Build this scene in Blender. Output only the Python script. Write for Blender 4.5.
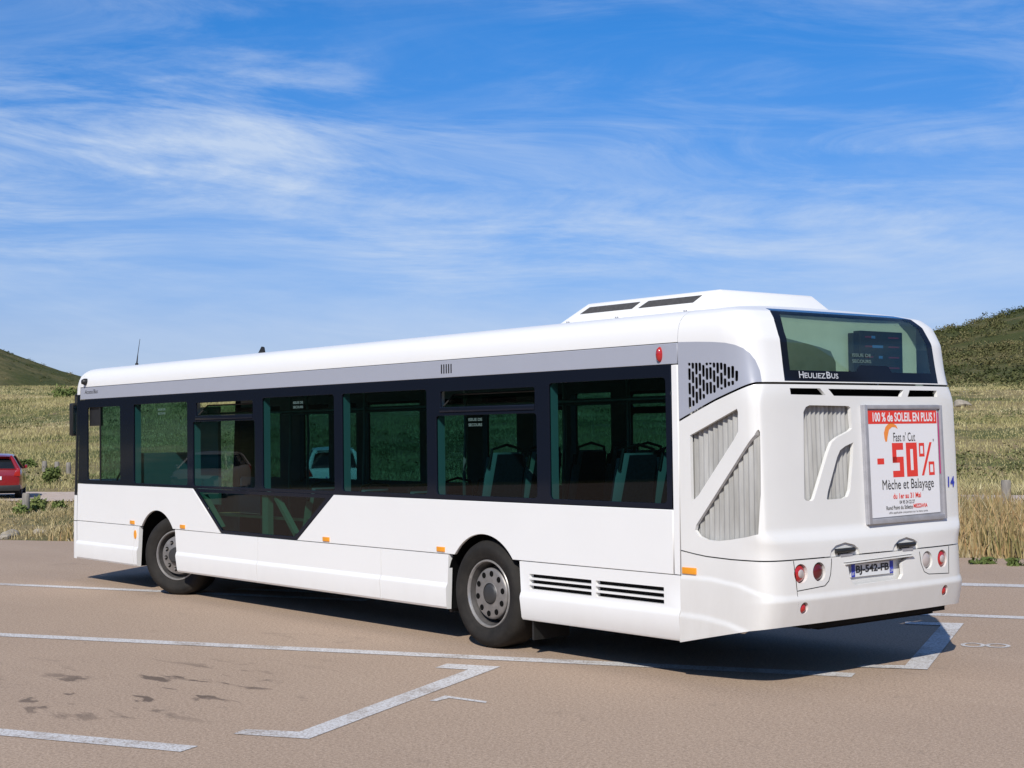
import bpy, bmesh, math, random
import numpy as np
from mathutils import Vector, Matrix
R = math.radians
random.seed(7); rng = np.random.default_rng(7)
for o in list(bpy.data.objects): bpy.data.objects.remove(o)
SC = bpy.context.scene
COL = SC.collection

# ------------------------------------------------------------------ camera, light, exposure
cam = bpy.data.objects.new('camera', bpy.data.cameras.new('camera')); COL.objects.link(cam); SC.camera = cam
cam.data.sensor_width = 36; cam.data.lens = 1506.44 / 1024 * 36
cam.data.clip_start = .1; cam.data.clip_end = 6000
_r = Vector((0.632011, 0.774856, -0.012663)); _u = Vector((0.033035, -0.010613, 0.999398)); _f = Vector((-0.774255, 0.632048, 0.032305))
CAM = Vector((10.6284, -9.5772, 1.9195))
cam.matrix_world = Matrix((( _r[0], _u[0], -_f[0], CAM[0]), (_r[1], _u[1], -_f[1], CAM[1]), (_r[2], _u[2], -_f[2], CAM[2]), (0, 0, 0, 1)))
SC.render.engine = 'CYCLES'
SC.render.resolution_x = 1024; SC.render.resolution_y = 768
SC.view_settings.view_transform = 'Standard'; SC.view_settings.look = 'None'
SC.view_settings.gamma = 1; SC.view_settings.use_curve_mapping = False
SC.view_settings.exposure = 0.0
SC.cycles.max_bounces = 10; SC.cycles.transparent_max_bounces = 24; SC.cycles.glossy_bounces = 4

SUN = Vector((0.80, -1.0, 1.02)).normalized()
ELEV = math.asin(SUN.z)
sl = bpy.data.lights.new('sun', 'SUN'); sl.energy = 4.4; sl.angle = R(.53); sl.color = (1, .95, .87)
so = bpy.data.objects.new('sun', sl); COL.objects.link(so)
so.rotation_euler = SUN.to_track_quat('Z', 'Y').to_euler(); so.location = SUN * 60

CLOUD_OFF = [(6.6, 2.8, 0), (8.3, 8.8, 0), (2.7, 3.4, 0), (6.0, 6.5, 0)]
W = bpy.data.worlds.new('World'); SC.world = W; W.use_nodes = True
def build_world():
    nt = W.node_tree; N = nt.nodes; L = nt.links
    for n in list(N): N.remove(n)
    out = N.new('ShaderNodeOutputWorld'); bg = N.new('ShaderNodeBackground'); bg.inputs['Strength'].default_value = .08
    L.new(bg.outputs[0], out.inputs[0])
    sky = N.new('ShaderNodeTexSky'); sky.sky_type = 'NISHITA'; sky.sun_disc = False
    sky.sun_elevation = ELEV; sky.sun_rotation = math.atan2(SUN.x, SUN.y)
    sky.altitude = 200; sky.air_density = 1.0; sky.dust_density = .35; sky.ozone_density = 3.2
    tc = N.new('ShaderNodeTexCoord'); sep = N.new('ShaderNodeSeparateXYZ'); L.new(tc.outputs['Generated'], sep.inputs[0])
    def math_(op, a, b=None):
        m = N.new('ShaderNodeMath'); m.operation = op
        for i, v in enumerate((a, b)):
            if v is None: continue
            if hasattr(v, 'links') or hasattr(v, 'is_linked'): L.new(v, m.inputs[i])
            else: m.inputs[i].default_value = v
        return m.outputs[0]
    az = math_('ADD', math_('ARCTAN2', sep.outputs[0], sep.outputs[1]), .886)      # bearing from the middle of the view, positive to the right
    el_ = sep.outputs[2]
    cmb = N.new('ShaderNodeCombineXYZ'); L.new(az, cmb.inputs[0]); L.new(math_('ADD', math_('MULTIPLY', el_, 3.4), math_('MULTIPLY', az, .16)), cmb.inputs[1])
    def layer(scale, nscale, detail, rough, dist, lo, hi, off=(0, 0, 0), rot=0):
        mp = N.new('ShaderNodeMapping'); mp.inputs['Rotation'].default_value = (0, 0, R(rot)); mp.inputs['Scale'].default_value = scale; mp.inputs['Location'].default_value = off
        L.new(cmb.outputs[0], mp.inputs[0])
        no = N.new('ShaderNodeTexNoise'); no.inputs['Scale'].default_value = nscale; no.inputs['Detail'].default_value = detail
        no.inputs['Roughness'].default_value = rough; no.inputs['Distortion'].default_value = dist
        L.new(mp.outputs[0], no.inputs['Vector'])
        mr = N.new('ShaderNodeMapRange'); mr.interpolation_type = 'SMOOTHSTEP'; mr.inputs[1].default_value = lo; mr.inputs[2].default_value = hi
        L.new(no.outputs[0], mr.inputs[0]); return mr.outputs[0]
    def rng_(v, a_, b_, lo=0., hi=1.):
        mr = N.new('ShaderNodeMapRange'); mr.interpolation_type = 'SMOOTHSTEP'
        for i, q in enumerate((a_, b_, lo, hi)): mr.inputs[i + 1].default_value = q
        L.new(v, mr.inputs[0]); return mr.outputs[0]
    big = layer((1.0, 1.0, 1), 2.2, 3, .5, .4, .30, .60, CLOUD_OFF[0])
    wisp = layer((.85, 1.25, 1), 4.6, 10, .66, .9, .38, .72, CLOUD_OFF[1])
    puff = layer((.8, 1.2, 1), 6.0, 10, .62, .6, .42, .80, CLOUD_OFF[2])
    side = rng_(az, -.42, .42, 1., .60); top = rng_(el_, .16, .27, 1., .5)
    veil = math_('MULTIPLY', math_('MULTIPLY', layer((.7, 1.2, 1), 3.4, 9, .62, .4, .30, .75, CLOUD_OFF[3]), rng_(el_, .20, .10, 0., .5)), side)
    c = math_('ADD', math_('MULTIPLY', wisp, .75), math_('MULTIPLY', puff, .55))
    c = math_('MULTIPLY', math_('MULTIPLY', c, math_('ADD', math_('MULTIPLY', big, .95), .10)), math_('MULTIPLY', side, top))
    c = math_('MINIMUM', math_('ADD', c, veil), .85)
    hs = N.new('ShaderNodeHueSaturation'); hs.inputs['Saturation'].default_value = 1.15; hs.inputs['Value'].default_value = 1.05
    L.new(sky.outputs[0], hs.inputs['Color'])
    tint = N.new('ShaderNodeMix'); tint.data_type = 'RGBA'; tint.blend_type = 'MULTIPLY'; tint.inputs[0].default_value = 1; L.new(hs.outputs[0], tint.inputs[6]); tr = N.new('ShaderNodeValToRGB'); L.new(sep.outputs[2], tr.inputs[0]); el = tr.color_ramp.elements; el.new(.07); el.new(.26); el.new(.45)
    for e, (p_, c_) in zip(el, ((0, (.45, .58, 1.08)), (.07, (.78, .81, 1.17)), (.26, (.36, .94, 1.45)), (.45, (.45, .92, 1.35)), (1, (.9, .95, 1.1)))): e.position = p_; e.color = (*c_, 1)
    L.new(tr.outputs[0], tint.inputs[7])
    mix = N.new('ShaderNodeMix'); mix.data_type = 'RGBA'; L.new(c, mix.inputs[0]); L.new(tint.outputs[2], mix.inputs[6]); mix.inputs[7].default_value = (7.4, 8.8, 11.0, 1)
    L.new(mix.outputs[2], bg.inputs[0])
build_world()

# ------------------------------------------------------------------ materials
MATS = {}
def mat(name, color, rough=.5, metal=0, coat=0, spec=.5, noise=0, nscale=8, bump=0, bscale=60, color2=None, dirt=None, streak=False):
    if name in MATS: return MATS[name]
    m = bpy.data.materials.new(name); m.use_nodes = True; nt = m.node_tree; N = nt.nodes; L = nt.links
    b = N['Principled BSDF']
    b.inputs['Base Color'].default_value = (*color, 1); b.inputs['Roughness'].default_value = rough; b.inputs['Metallic'].default_value = metal
    b.inputs['Coat Weight'].default_value = coat; b.inputs['Coat Roughness'].default_value = .06; b.inputs['Specular IOR Level'].default_value = spec
    geo = N.new('ShaderNodeNewGeometry'); pos = geo.outputs['Position']
    col = None
    if noise or color2:
        no = N.new('ShaderNodeTexNoise'); no.inputs['Scale'].default_value = nscale; no.inputs['Detail'].default_value = 6; no.inputs['Roughness'].default_value = .6
        if streak:
            mp = N.new('ShaderNodeMapping'); mp.inputs['Scale'].default_value = (1, 1, .15); L.new(pos, mp.inputs[0]); L.new(mp.outputs[0], no.inputs['Vector'])
        else: L.new(pos, no.inputs['Vector'])
        mr = N.new('ShaderNodeMapRange'); mr.inputs[1].default_value = .32; mr.inputs[2].default_value = .68; L.new(no.outputs[0], mr.inputs[0])
        mx = N.new('ShaderNodeMix'); mx.data_type = 'RGBA'; mx.inputs[6].default_value = (*color, 1)
        c2 = color2 if color2 else tuple(c * (1 - noise) for c in color)
        mx.inputs[7].default_value = (*c2, 1); L.new(mr.outputs[0], mx.inputs[0]); col = mx.outputs[2]
    if dirt:   # dust thrown up on the lowest part of the bodywork
        dcol, z0, z1, amt = dirt
        sp = N.new('ShaderNodeSeparateXYZ'); L.new(pos, sp.inputs[0])
        mr = N.new('ShaderNodeMapRange'); mr.inputs[1].default_value = z0; mr.inputs[2].default_value = z1; mr.inputs[3].default_value = amt; mr.inputs[4].default_value = 0
        L.new(sp.outputs[2], mr.inputs[0])
        mp = N.new('ShaderNodeMapping'); mp.inputs['Scale'].default_value = (1, 1, .35); L.new(pos, mp.inputs[0])
        no = N.new('ShaderNodeTexNoise'); no.inputs['Scale'].default_value = 5; no.inputs['Detail'].default_value = 8; no.inputs['Roughness'].default_value = .7; L.new(mp.outputs[0], no.inputs['Vector'])
        mu = N.new('ShaderNodeMath'); mu.operation = 'MULTIPLY'; L.new(mr.outputs[0], mu.inputs[0]); L.new(no.outputs[0], mu.inputs[1])
        mx = N.new('ShaderNodeMix'); mx.data_type = 'RGBA'; L.new(mu.outputs[0], mx.inputs[0])
        if col: L.new(col, mx.inputs[6])
        else: mx.inputs[6].default_value = (*color, 1)
        mx.inputs[7].default_value = (*dcol, 1); col = mx.outputs[2]
    if col: L.new(col, b.inputs['Base Color'])
    if bump:
        no = N.new('ShaderNodeTexNoise'); no.inputs['Scale'].default_value = bscale; no.inputs['Detail'].default_value = 4; L.new(pos, no.inputs['Vector'])
        bp = N.new('ShaderNodeBump'); bp.inputs['Strength'].default_value = bump; bp.inputs['Distance'].default_value = .01
        L.new(no.outputs[0], bp.inputs['Height']); L.new(bp.outputs[0], b.inputs['Normal'])
    MATS[name] = m; return m

def glass(name, tint, ior=1.5, rough=0.0):
    if name in MATS: return MATS[name]
    m = bpy.data.materials.new(name); m.use_nodes = True; nt = m.node_tree; N = nt.nodes; L = nt.links
    for n in list(N): N.remove(n)
    out = N.new('ShaderNodeOutputMaterial'); mx = N.new('ShaderNodeMixShader'); tr = N.new('ShaderNodeBsdfTransparent'); gl = N.new('ShaderNodeBsdfGlossy'); fr = N.new('ShaderNodeFresnel')
    tr.inputs[0].default_value = (*tint, 1); gl.inputs['Roughness'].default_value = rough; fr.inputs[0].default_value = ior
    ge = N.new('ShaderNodeNewGeometry'); io = N.new('ShaderNodeMapRange'); io.inputs[3].default_value = ior; io.inputs[4].default_value = 1 / ior
    L.new(ge.outputs['Backfacing'], io.inputs[0]); L.new(io.outputs[0], fr.inputs[0])
    L.new(fr.outputs[0], mx.inputs[0]); L.new(tr.outputs[0], mx.inputs[1]); L.new(gl.outputs[0], mx.inputs[2]); L.new(mx.outputs[0], out.inputs[0])
    MATS[name] = m; return m

DUST = (.33, .28, .22)
M_white = mat('white_paint', (.82, .82, .81), .4, coat=.08, noise=.02, nscale=1.3, dirt=(DUST, .25, .62, .22))
M_rear = mat('white_tail_plastic', (.77, .765, .745), .36, coat=.25, noise=.04, nscale=2.2, dirt=(DUST, .35, 1.05, .42))
M_grey = mat('silver_grey_paint', (.37, .39, .455), .4, coat=.15, noise=.03, nscale=3)
M_frit = mat('black_glass_border', (.008, .011, .020), .06, spec=.16)
M_black = mat('black_plastic', (.018, .018, .018), .5, noise=.3, nscale=12)
M_gap = mat('dark_gap', (.009, .009, .009), .9, spec=0)
M_dark = mat('dark_underbody', (.02, .019, .018), .85, spec=.1, noise=.4, nscale=6)
M_lining = mat('interior_panel_grey', (.42, .44, .44), .55, noise=.06, nscale=5)
M_ceiling = mat('interior_ceiling', (.20, .21, .21), .6, noise=.1)
M_floor = mat('interior_floor', (.10, .10, .11), .7, noise=.3, nscale=20)
M_shell = mat('seat_shell_plastic', (.52, .56, .55), .4)
M_fabric = mat('seat_fabric', (.035, .045, .075), .9, noise=.5, nscale=40)
M_pole = mat('handrail_metal', (.30, .32, .31), .35, metal=.5)
M_tyre = mat('tyre_rubber', (.016, .015, .014), .8, spec=.25, bump=.1, bscale=70, color2=(.030, .027, .024), nscale=6)
M_rim = mat('wheel_steel', (.27, .255, .245), .45, metal=.35, noise=.3, nscale=14)
M_dish_shade = mat('wheel_dish_shade', (.13, .122, .118), .5, metal=.3, noise=.4, nscale=14)  # darker tone carries the shade inside the deep wheel dish
M_lip = mat('wheel_lip_steel', (.46, .45, .44), .35, metal=.6, noise=.2, nscale=20)
M_hub = mat('wheel_hub_dark', (.05, .05, .052), .5, metal=.3)
M_alu = mat('aluminium_frame', (.42, .42, .45), .4, metal=.2, noise=.2, nscale=12)
M_mesh = mat('grille_grey', (.44, .44, .43), .6, noise=.35, nscale=9, streak=True, color2=(.27, .265, .25))
M_orange = mat('orange_lens', (.85, .33, .02), .25, coat=.5)
M_red = mat('red_lens', (.42, .02, .02), .22, coat=.5)
M_darkred = mat('dark_red_lens', (.11, .012, .015), .22, coat=.5)
M_clear_and_glint = mat('clear_lens_and_glint', (.44, .39, .38), .25, coat=.5)  # also colours the painted glint on the red lamps
M_paper = mat('poster_paper', (.78, .78, .80), .6)
M_pred = mat('poster_red', (.74, .045, .03), .6)
M_porange = mat('poster_orange', (.85, .27, .05), .6)
M_pblack = mat('poster_black', (.03, .028, .03), .6)
M_pink = mat('poster_magenta', (.50, .05, .20), .6)
M_pyellow = mat('poster_yellow', (.6, .5, .08), .6)
M_blue = mat('blue_lettering', (.03, .05, .42), .5)
M_plate = mat('plate_white', (.72, .74, .76), .4)
M_letter = mat('pale_lettering', (.55, .58, .62), .4)
M_sticker = mat('sticker_print', (.10, .16, .15), .6)
G_side = glass('green_tinted_glass', (.155, .335, .34), 1.4)
G_low = glass('dark_tinted_glass', (.14, .30, .24), 1.4)
G_rear = glass('rear_tinted_glass', (.80, .88, .82))
G_clear = glass('clear_glass', (.92, .96, .94))
G_mirror = mat('mirror_glass', (.6, .6, .6), .03, metal=1)

# ------------------------------------------------------------------ mesh helpers
def link(o, parent=None):
    COL.objects.link(o)
    if parent is not None: o.parent = parent
    return o
def tag(o, label, cat, group=None, kind=None):
    o['label'] = label; o['category'] = cat
    if group: o['group'] = group
    return o
def empty(name, loc=(0, 0, 0), rz=0):
    o = bpy.data.objects.new(name, None); o.location = loc; o.rotation_euler = (0, 0, rz); o.empty_display_size = .2
    COL.objects.link(o); return o

class B:
    def __init__(s): s.v = []; s.f = []; s.m = []
    def add(s, vs, fs, m=0):
        k = len(s.v); s.v += [tuple(map(float, v)) for v in vs]; s.f += [tuple(i + k for i in f) for f in fs]; s.m += [m] * len(fs); return s
    def box(s, x0, x1, y0, y1, z0, z1, m=0):
        x0, x1 = sorted((x0, x1)); y0, y1 = sorted((y0, y1)); z0, z1 = sorted((z0, z1))
        return s.add([(x0, y0, z0), (x1, y0, z0), (x1, y1, z0), (x0, y1, z0), (x0, y0, z1), (x1, y0, z1), (x1, y1, z1), (x0, y1, z1)],
                     [(3, 2, 1, 0), (4, 5, 6, 7), (0, 1, 5, 4), (1, 2, 6, 5), (2, 3, 7, 6), (3, 0, 4, 7)], m)
    def prism(s, poly, axis, a, b, m=0):
        """poly in the plane normal to axis: 'y' -> (x,z), 'x' -> (y,z), 'z' -> (x,y)"""
        poly = list(poly); n = len(poly)
        ar = sum(poly[i][0] * poly[(i + 1) % n][1] - poly[(i + 1) % n][0] * poly[i][1] for i in range(n))
        if ar < 0: poly = poly[::-1]
        a, b = sorted((a, b))
        P = {'y': lambda p, c: (p[0], c, p[1]), 'x': lambda p, c: (c, p[0], p[1]), 'z': lambda p, c: (p[0], p[1], c)}[axis]
        vs = [P(p, a) for p in poly] + [P(p, b) for p in poly]
        if axis == 'y': fs = [tuple(range(n)), tuple(range(2 * n - 1, n - 1, -1))] + [(i, i + n, (i + 1) % n + n, (i + 1) % n) for i in range(n)]
        else: fs = [tuple(range(n - 1, -1, -1)), tuple(range(n, 2 * n))] + [(i, (i + 1) % n, (i + 1) % n + n, i + n) for i in range(n)]
        return s.add(vs, fs, m)
    def lathe(s, prof, c, axis='y', n=40, m=0, sign=1):
        """prof: (radius, offset along axis)"""
        k = len(prof); vs = []
        for j in range(n):
            t = 2 * math.pi * j / n; cs, sn = math.cos(t), math.sin(t)
            for r, a in prof:
                a *= sign
                vs.append({'y': (c[0] + r * cs, c[1] + a, c[2] + r * sn), 'x': (c[0] + a, c[1] + r * cs, c[2] + r * sn), 'z': (c[0] + r * cs, c[1] + r * sn, c[2] + a)}[axis])
        fs = [(j * k + i, j * k + i + 1, ((j + 1) % n) * k + i + 1, ((j + 1) % n) * k + i) for j in range(n) for i in range(k - 1)]
        return s.add(vs, fs, m)
    def tube(s, path, r, n=8, m=0, r1=None):
        path = [Vector(p) for p in path]; K = len(path); vs = []
        for i, p in enumerate(path):
            d = (path[min(i + 1, K - 1)] - path[max(i - 1, 0)]).normalized()
            a = d.orthogonal().normalized() if i == 0 else (a - d * a.dot(d)).normalized()
            b = d.cross(a); rr = r if r1 is None else r + (r1 - r) * i / (K - 1)
            for j in range(n):
                t = 2 * math.pi * j / n; vs.append(p + (a * math.cos(t) + b * math.sin(t)) * rr)
        fs = [(i * n + j, i * n + (j + 1) % n, (i + 1) * n + (j + 1) % n, (i + 1) * n + j) for i in range(K - 1) for j in range(n)]
        fs += [tuple(range(n - 1, -1, -1)), tuple((K - 1) * n + j for j in range(n))]
        return s.add(vs, fs, m)
    def grid(s, A, m=0):
        h, w = len(A), len(A[0])
        return s.add([p for r in A for p in r], [(i * w + j, i * w + j + 1, (i + 1) * w + j + 1, (i + 1) * w + j) for i in range(h - 1) for j in range(w - 1)], m)
    def build(s, name, mats, parent=None, sharp=32, flat=False, fix=True, bevel=0):
        me = bpy.data.meshes.new(name); me.from_pydata(s.v, [], s.f)
        for mm in (mats if isinstance(mats, (list, tuple)) else [mats]): me.materials.append(mm)
        me.polygons.foreach_set('material_index', s.m)
        if fix or bevel:
            bm = bmesh.new(); bm.from_mesh(me); bmesh.ops.remove_doubles(bm, verts=bm.verts, dist=1e-5)
            if fix: bmesh.ops.recalc_face_normals(bm, faces=bm.faces)
            if bevel:
                es = [e for e in bm.edges if len(e.link_faces) == 2 and e.calc_face_angle(0) > R(30)]
                bmesh.ops.bevel(bm, geom=es, offset=bevel, segments=2, profile=.6, affect='EDGES', clamp_overlap=True)
            bm.to_mesh(me); bm.free()
        finish(me, sharp, flat)
        o = bpy.data.objects.new(name, me); link(o, parent); return o
def finish(me, sharp=32, flat=False):
    if flat: return
    me.polygons.foreach_set('use_smooth', [True] * len(me.polygons))
    me.set_sharp_from_angle(angle=R(sharp)); me.update()
def evald(o):
    dg = bpy.context.evaluated_depsgraph_get(); return bpy.data.meshes.new_from_object(o.evaluated_get(dg))
def carve(o, b, op='DIFFERENCE', keep_mats=None):
    me = bpy.data.meshes.new('tmp'); me.from_pydata(b.v, [], b.f)
    bm = bmesh.new(); bm.from_mesh(me); bmesh.ops.recalc_face_normals(bm, faces=bm.faces); bm.to_mesh(me); bm.free()
    c = bpy.data.objects.new('tmp', me); COL.objects.link(c)
    md = o.modifiers.new('b', 'BOOLEAN'); md.operation = op; md.solver = 'EXACT'; md.object = c
    bpy.context.view_layer.update()
    new = evald(o); o.modifiers.clear(); old = o.data; o.data = new; new.name = o.name
    bpy.data.objects.remove(c); bpy.data.meshes.remove(me)
    finish(o.data, 32); return o
def plate(name, outer, holes, y, sgn, mats, parent, th=.03, bev=.004, mirror=False):
    """flat plate in the xz plane, its outer face at y = sgn*|y|"""
    cu = bpy.data.curves.new('tmp', 'CURVE'); cu.dimensions = '2D'; cu.fill_mode = 'BOTH'
    cu.extrude = th / 2 - bev; cu.bevel_depth = bev; cu.offset = -bev; cu.bevel_resolution = 1
    for poly in [outer] + list(holes):
        sp = cu.splines.new('POLY'); sp.points.add(len(poly) - 1); sp.use_cyclic_u = True
        for p, q in zip(sp.points, poly): p.co = (q[0], q[1], 0, 1)
    t = bpy.data.objects.new('tmp', cu); COL.objects.link(t); bpy.context.view_layer.update()
    me = evald(t); bpy.data.objects.remove(t); bpy.data.curves.remove(cu)
    me.transform(Matrix(((1, 0, 0, 0), (0, 0, -1, sgn * (abs(y) - th / 2)), (0, 1, 0, 0), (0, 0, 0, 1))))
    me.materials.clear(); me.materials.append(mats); me.name = name
    bm = bmesh.new(); bm.from_mesh(me); bmesh.ops.remove_doubles(bm, verts=bm.verts, dist=1e-5); bmesh.ops.recalc_face_normals(bm, faces=bm.faces); bm.to_mesh(me); bm.free()
    o = bpy.data.objects.new(name, me); link(o, parent); return o
def rrect(x0, x1, z0, z1, r=.03, n=3):
    out = []
    for cx, cz, a in ((x1 - r, z0 + r, -90), (x1 - r, z1 - r, 0), (x0 + r, z1 - r, 90), (x0 + r, z0 + r, 180)):
        for i in range(n + 1):
            t = R(a + 90 * i / n); out.append((cx + r * math.cos(t), cz + r * math.sin(t)))
    return out
def ellipse(cx, cz, rx, rz, n=24): return [(cx + rx * math.cos(2 * math.pi * i / n), cz + rz * math.sin(2 * math.pi * i / n)) for i in range(n)]
def sheet(name, poly, y, mats, parent, th=.005):
    b = B(); b.prism(poly, 'y', y, y + th); return b.build(name, mats, parent, flat=True)
def text(name, s, box, O, ux, uy, mats, parent, bold=0.0, off=.0015, shear=0, rot=False):
    """text fitted into box (u0,v0,u1,v1) of the frame O + u*ux + v*uy (v grows upward)"""
    cu = bpy.data.curves.new('tmp', 'FONT'); cu.body = s; cu.size = 1; cu.offset = bold; cu.resolution_u = 4; cu.shear = shear
    t = bpy.data.objects.new('tmp', cu); COL.objects.link(t); bpy.context.view_layer.update()
    me = evald(t); bpy.data.objects.remove(t); bpy.data.curves.remove(cu)
    n = len(me.vertices); co = np.empty(n * 3, np.float32); me.vertices.foreach_get('co', co); co = co.reshape(-1, 3)
    mn, mx = co.min(0), co.max(0)
    u = box[0] + (co[:, 0] - mn[0]) / (mx[0] - mn[0]) * (box[2] - box[0]); v = box[1] + (co[:, 1] - mn[1]) / (mx[1] - mn[1]) * (box[3] - box[1])
    O = np.array(O, float); ux = np.array(ux, float); uy = np.array(uy, float); nn = np.cross(ux, uy); nn /= np.linalg.norm(nn)
    co = O + u[:, None] * ux + v[:, None] * uy + nn * off
    me.vertices.foreach_set('co', co.astype(np.float32).ravel()); me.materials.clear(); me.materials.append(mats); me.name = name; me.update()
    o = bpy.data.objects.new(name, me); link(o, parent); return o
def quadframe(name, polys, O, ux, uy, mats, parent, off=.001):
    """flat shapes (u,v polygons with a material index) on the frame"""
    b = B(); O = Vector(O); ux = Vector(ux); uy = Vector(uy); nn = ux.cross(uy).normalized()
    for poly, m, k in polys:
        b.add([O + ux * u + uy * v + nn * (off + k * .0006) for u, v in poly], [tuple(range(len(poly)))], m)
    return b.build(name, mats, parent, flat=True, fix=False)

# ------------------------------------------------------------------ terrain frame: u along the edge of the car park, s away from it
E_ = np.array([.8740, .4859]); N_ = np.array([-.4859, .8740]); A0 = np.array([-17.85, 1.04])
def us(x, y):
    w0 = x - A0[0]; w1 = y - A0[1]; return w0 * E_[0] + w1 * E_[1], w0 * N_[0] + w1 * N_[1]
def xy(u, s): return A0[0] + u * E_[0] + s * N_[0], A0[1] + u * E_[1] + s * N_[1]
def sst(a, b, x):
    t = np.clip((x - a) / (b - a), 0, 1); return t * t * (3 - 2 * t)
_ph = rng.uniform(0, 6.28, (14, 2)); _fr = np.array([[math.cos(a) * f, math.sin(a) * f] for a, f in zip(rng.uniform(0, 6.28, 14), np.geomspace(.03, 1.1, 14))])
def wob(u, s):
    z = 0
    for i in range(14):
        f = np.hypot(*_fr[i]); z = z + np.sin(u * _fr[i, 0] + s * _fr[i, 1] + _ph[i, 0]) * .055 / f ** .75
    return z
def hgt(u, s):
    u = np.asarray(u, float); s = np.asarray(s, float)
    z = 6.0 * sst(18, 100, s) * (1 - .30 * sst(-40, 10, u))
    z = z + 1.3 * sst(60, 110, s) * sst(40, 110, -u) + .010 * np.clip(s - 105, 0, 400)
    z = z + 48 * np.exp(-(((u + 298) / 68) ** 2 + ((s - 239) / 68) ** 2)) + 25.5 * np.exp(-(((u - 80) / 112) ** 2 + ((s - 270) / 85) ** 2))
    z = z + wob(u, s) * sst(22, 60, s) * .42 + wob(u * .2 + 5, s * .2) * sst(150, 260, s) * 1.2
    z = z + .05 * sst(.2, 1.2, s) * (1 - sst(13.3, 14.4, s)) + .03 * np.sin(u * 1.3) * np.sin(s * 1.1) * sst(.4, 2, s) * (1 - sst(12, 14, s))
    z = z + 62 * sst(-120, -300, s) * (1 + .25 * np.sin(u * .021 + 1) + .15 * np.sin(u * .06)) + 60 * sst(150, 290, u) * sst(330, 90, s) * (1 - sst(-100, -160, s)) * (1 + .3 * np.sin(s * .03))
    z = z + 55 * sst(-150, -330, u) * sst(150, 45, s) * (1 - sst(-100, -160, s))  # unseen hill added for the side windows to reflect
    return z - .035 + .06 * sst(21.3, 22.5, s)
def P3(u, s, dz=0.):
    x, y = xy(u, s); return x, y, float(hgt(u, s)) + dz

def ground_material(name):
    m = bpy.data.materials.new(name); m.use_nodes = True; nt = m.node_tree; N = nt.nodes; L = nt.links; b = N['Principled BSDF']
    b.inputs['Roughness'].default_value = .95; b.inputs['Specular IOR Level'].default_value = .1
    geo = N.new('ShaderNodeNewGeometry')
    def noise(sc, det=6, ro=.6):
        n = N.new('ShaderNodeTexNoise'); n.inputs['Scale'].default_value = sc; n.inputs['Detail'].default_value = det; n.inputs['Roughness'].default_value = ro
        L.new(geo.outputs['Position'], n.inputs['Vector']); return n.outputs[0]
    def ramp(v, a, c):
        r = N.new('ShaderNodeMapRange'); r.inputs[1].default_value = a; r.inputs[2].default_value = c; L.new(v, r.inputs[0]); return r.outputs[0]
    def mixc(f, a, c):
        x = N.new('ShaderNodeMix'); x.data_type = 'RGBA'
        if isinstance(f, float): x.inputs[0].default_value = f
        else: L.new(f, x.inputs[0])
        for i, q in ((6, a), (7, c)):
            if isinstance(q, tuple): x.inputs[i].default_value = (*q, 1)
            else: L.new(q, x.inputs[i])
        return x.outputs[2]
    dry = mixc(ramp(noise(.9), .35, .65), (.34, .27, .14), (.26, .21, .105))
    dry = mixc(ramp(noise(.16, 5),   .47, .58), dry, (.13, .14, .055))
    dry = mixc(ramp(noise(.33, 7, .7), .56, .66), dry, (.30, .22, .14))
    scrub = mixc(ramp(noise(.07, 9, .68), .42, .70), (.070, .080, .028), (.19, .16, .078))
    scrub = mixc(ramp(noise(.5, 6, .7), .5, .7), scrub, (.045, .052, .020))
    at = N.new('ShaderNodeAttribute'); at.attribute_name = 'scrub'
    ad = N.new('ShaderNodeMath'); ad.operation = 'ADD'; L.new(at.outputs['Fac'], ad.inputs[0])
    no = N.new('ShaderNodeMath'); no.operation = 'MULTIPLY'; no.inputs[1].default_value = .6; L.new(noise(.06, 6), no.inputs[0]); L.new(no.outputs[0], ad.inputs[1])
    unseen_dark_ground = mixc(ramp(noise(.3, 7, .7), .4, .65), (.014, .022, .016), (.035, .040, .022))  # dark ground added out of view to darken what the windows reflect
    L.new(mixc(ramp(at.outputs['Fac'], 1.3, 1.7), mixc(ramp(ad.outputs[0], .7, .95), dry, scrub), unseen_dark_ground), b.inputs['Base Color'])
    bp = N.new('ShaderNodeBump'); bp.inputs['Strength'].default_value = .8; bp.inputs['Distance'].default_value = .6; L.new(noise(.6, 9, .7), bp.inputs['Height']); L.new(bp.outputs[0], b.inputs['Normal'])
    return m

def build_terrain():
    uu = np.concatenate([np.linspace(-2500, -420, 12), np.arange(-400, -130, 5.), np.arange(-130, 60, 1.6), np.arange(60, 300, 6.), np.linspace(310, 2500, 12)])
    ss = np.concatenate([np.linspace(-2500, -120, 10), np.linspace(-100, -.5, 8), np.arange(-.2, 24, .5), np.arange(24, 130, 1.3), np.arange(130, 420, 4.5), np.linspace(430, 2500, 14)])
    U, S = np.meshgrid(uu, ss); X, Y = xy(U, S); Z = hgt(U, S)
    h, w = U.shape
    V = np.stack([X, Y, Z], -1).reshape(-1, 3)
    i, j = np.meshgrid(np.arange(h - 1), np.arange(w - 1), indexing='ij'); a = (i * w + j).ravel()
    F = np.stack([a, a + 1, a + w + 1, a + w], 1)
    me = bpy.data.meshes.new('ground'); me.from_pydata(V.tolist(), [], F.tolist()); me.materials.append(ground_material('dry_ground'))
    at = me.attributes.new('scrub', 'FLOAT', 'POINT')
    sc = scrub_mask(U, S).ravel()
    at.data.foreach_set('value', sc.astype(np.float32)); finish(me, 80)
    o = bpy.data.objects.new('ground', me); link(o); o['kind'] = 'structure'
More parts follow.
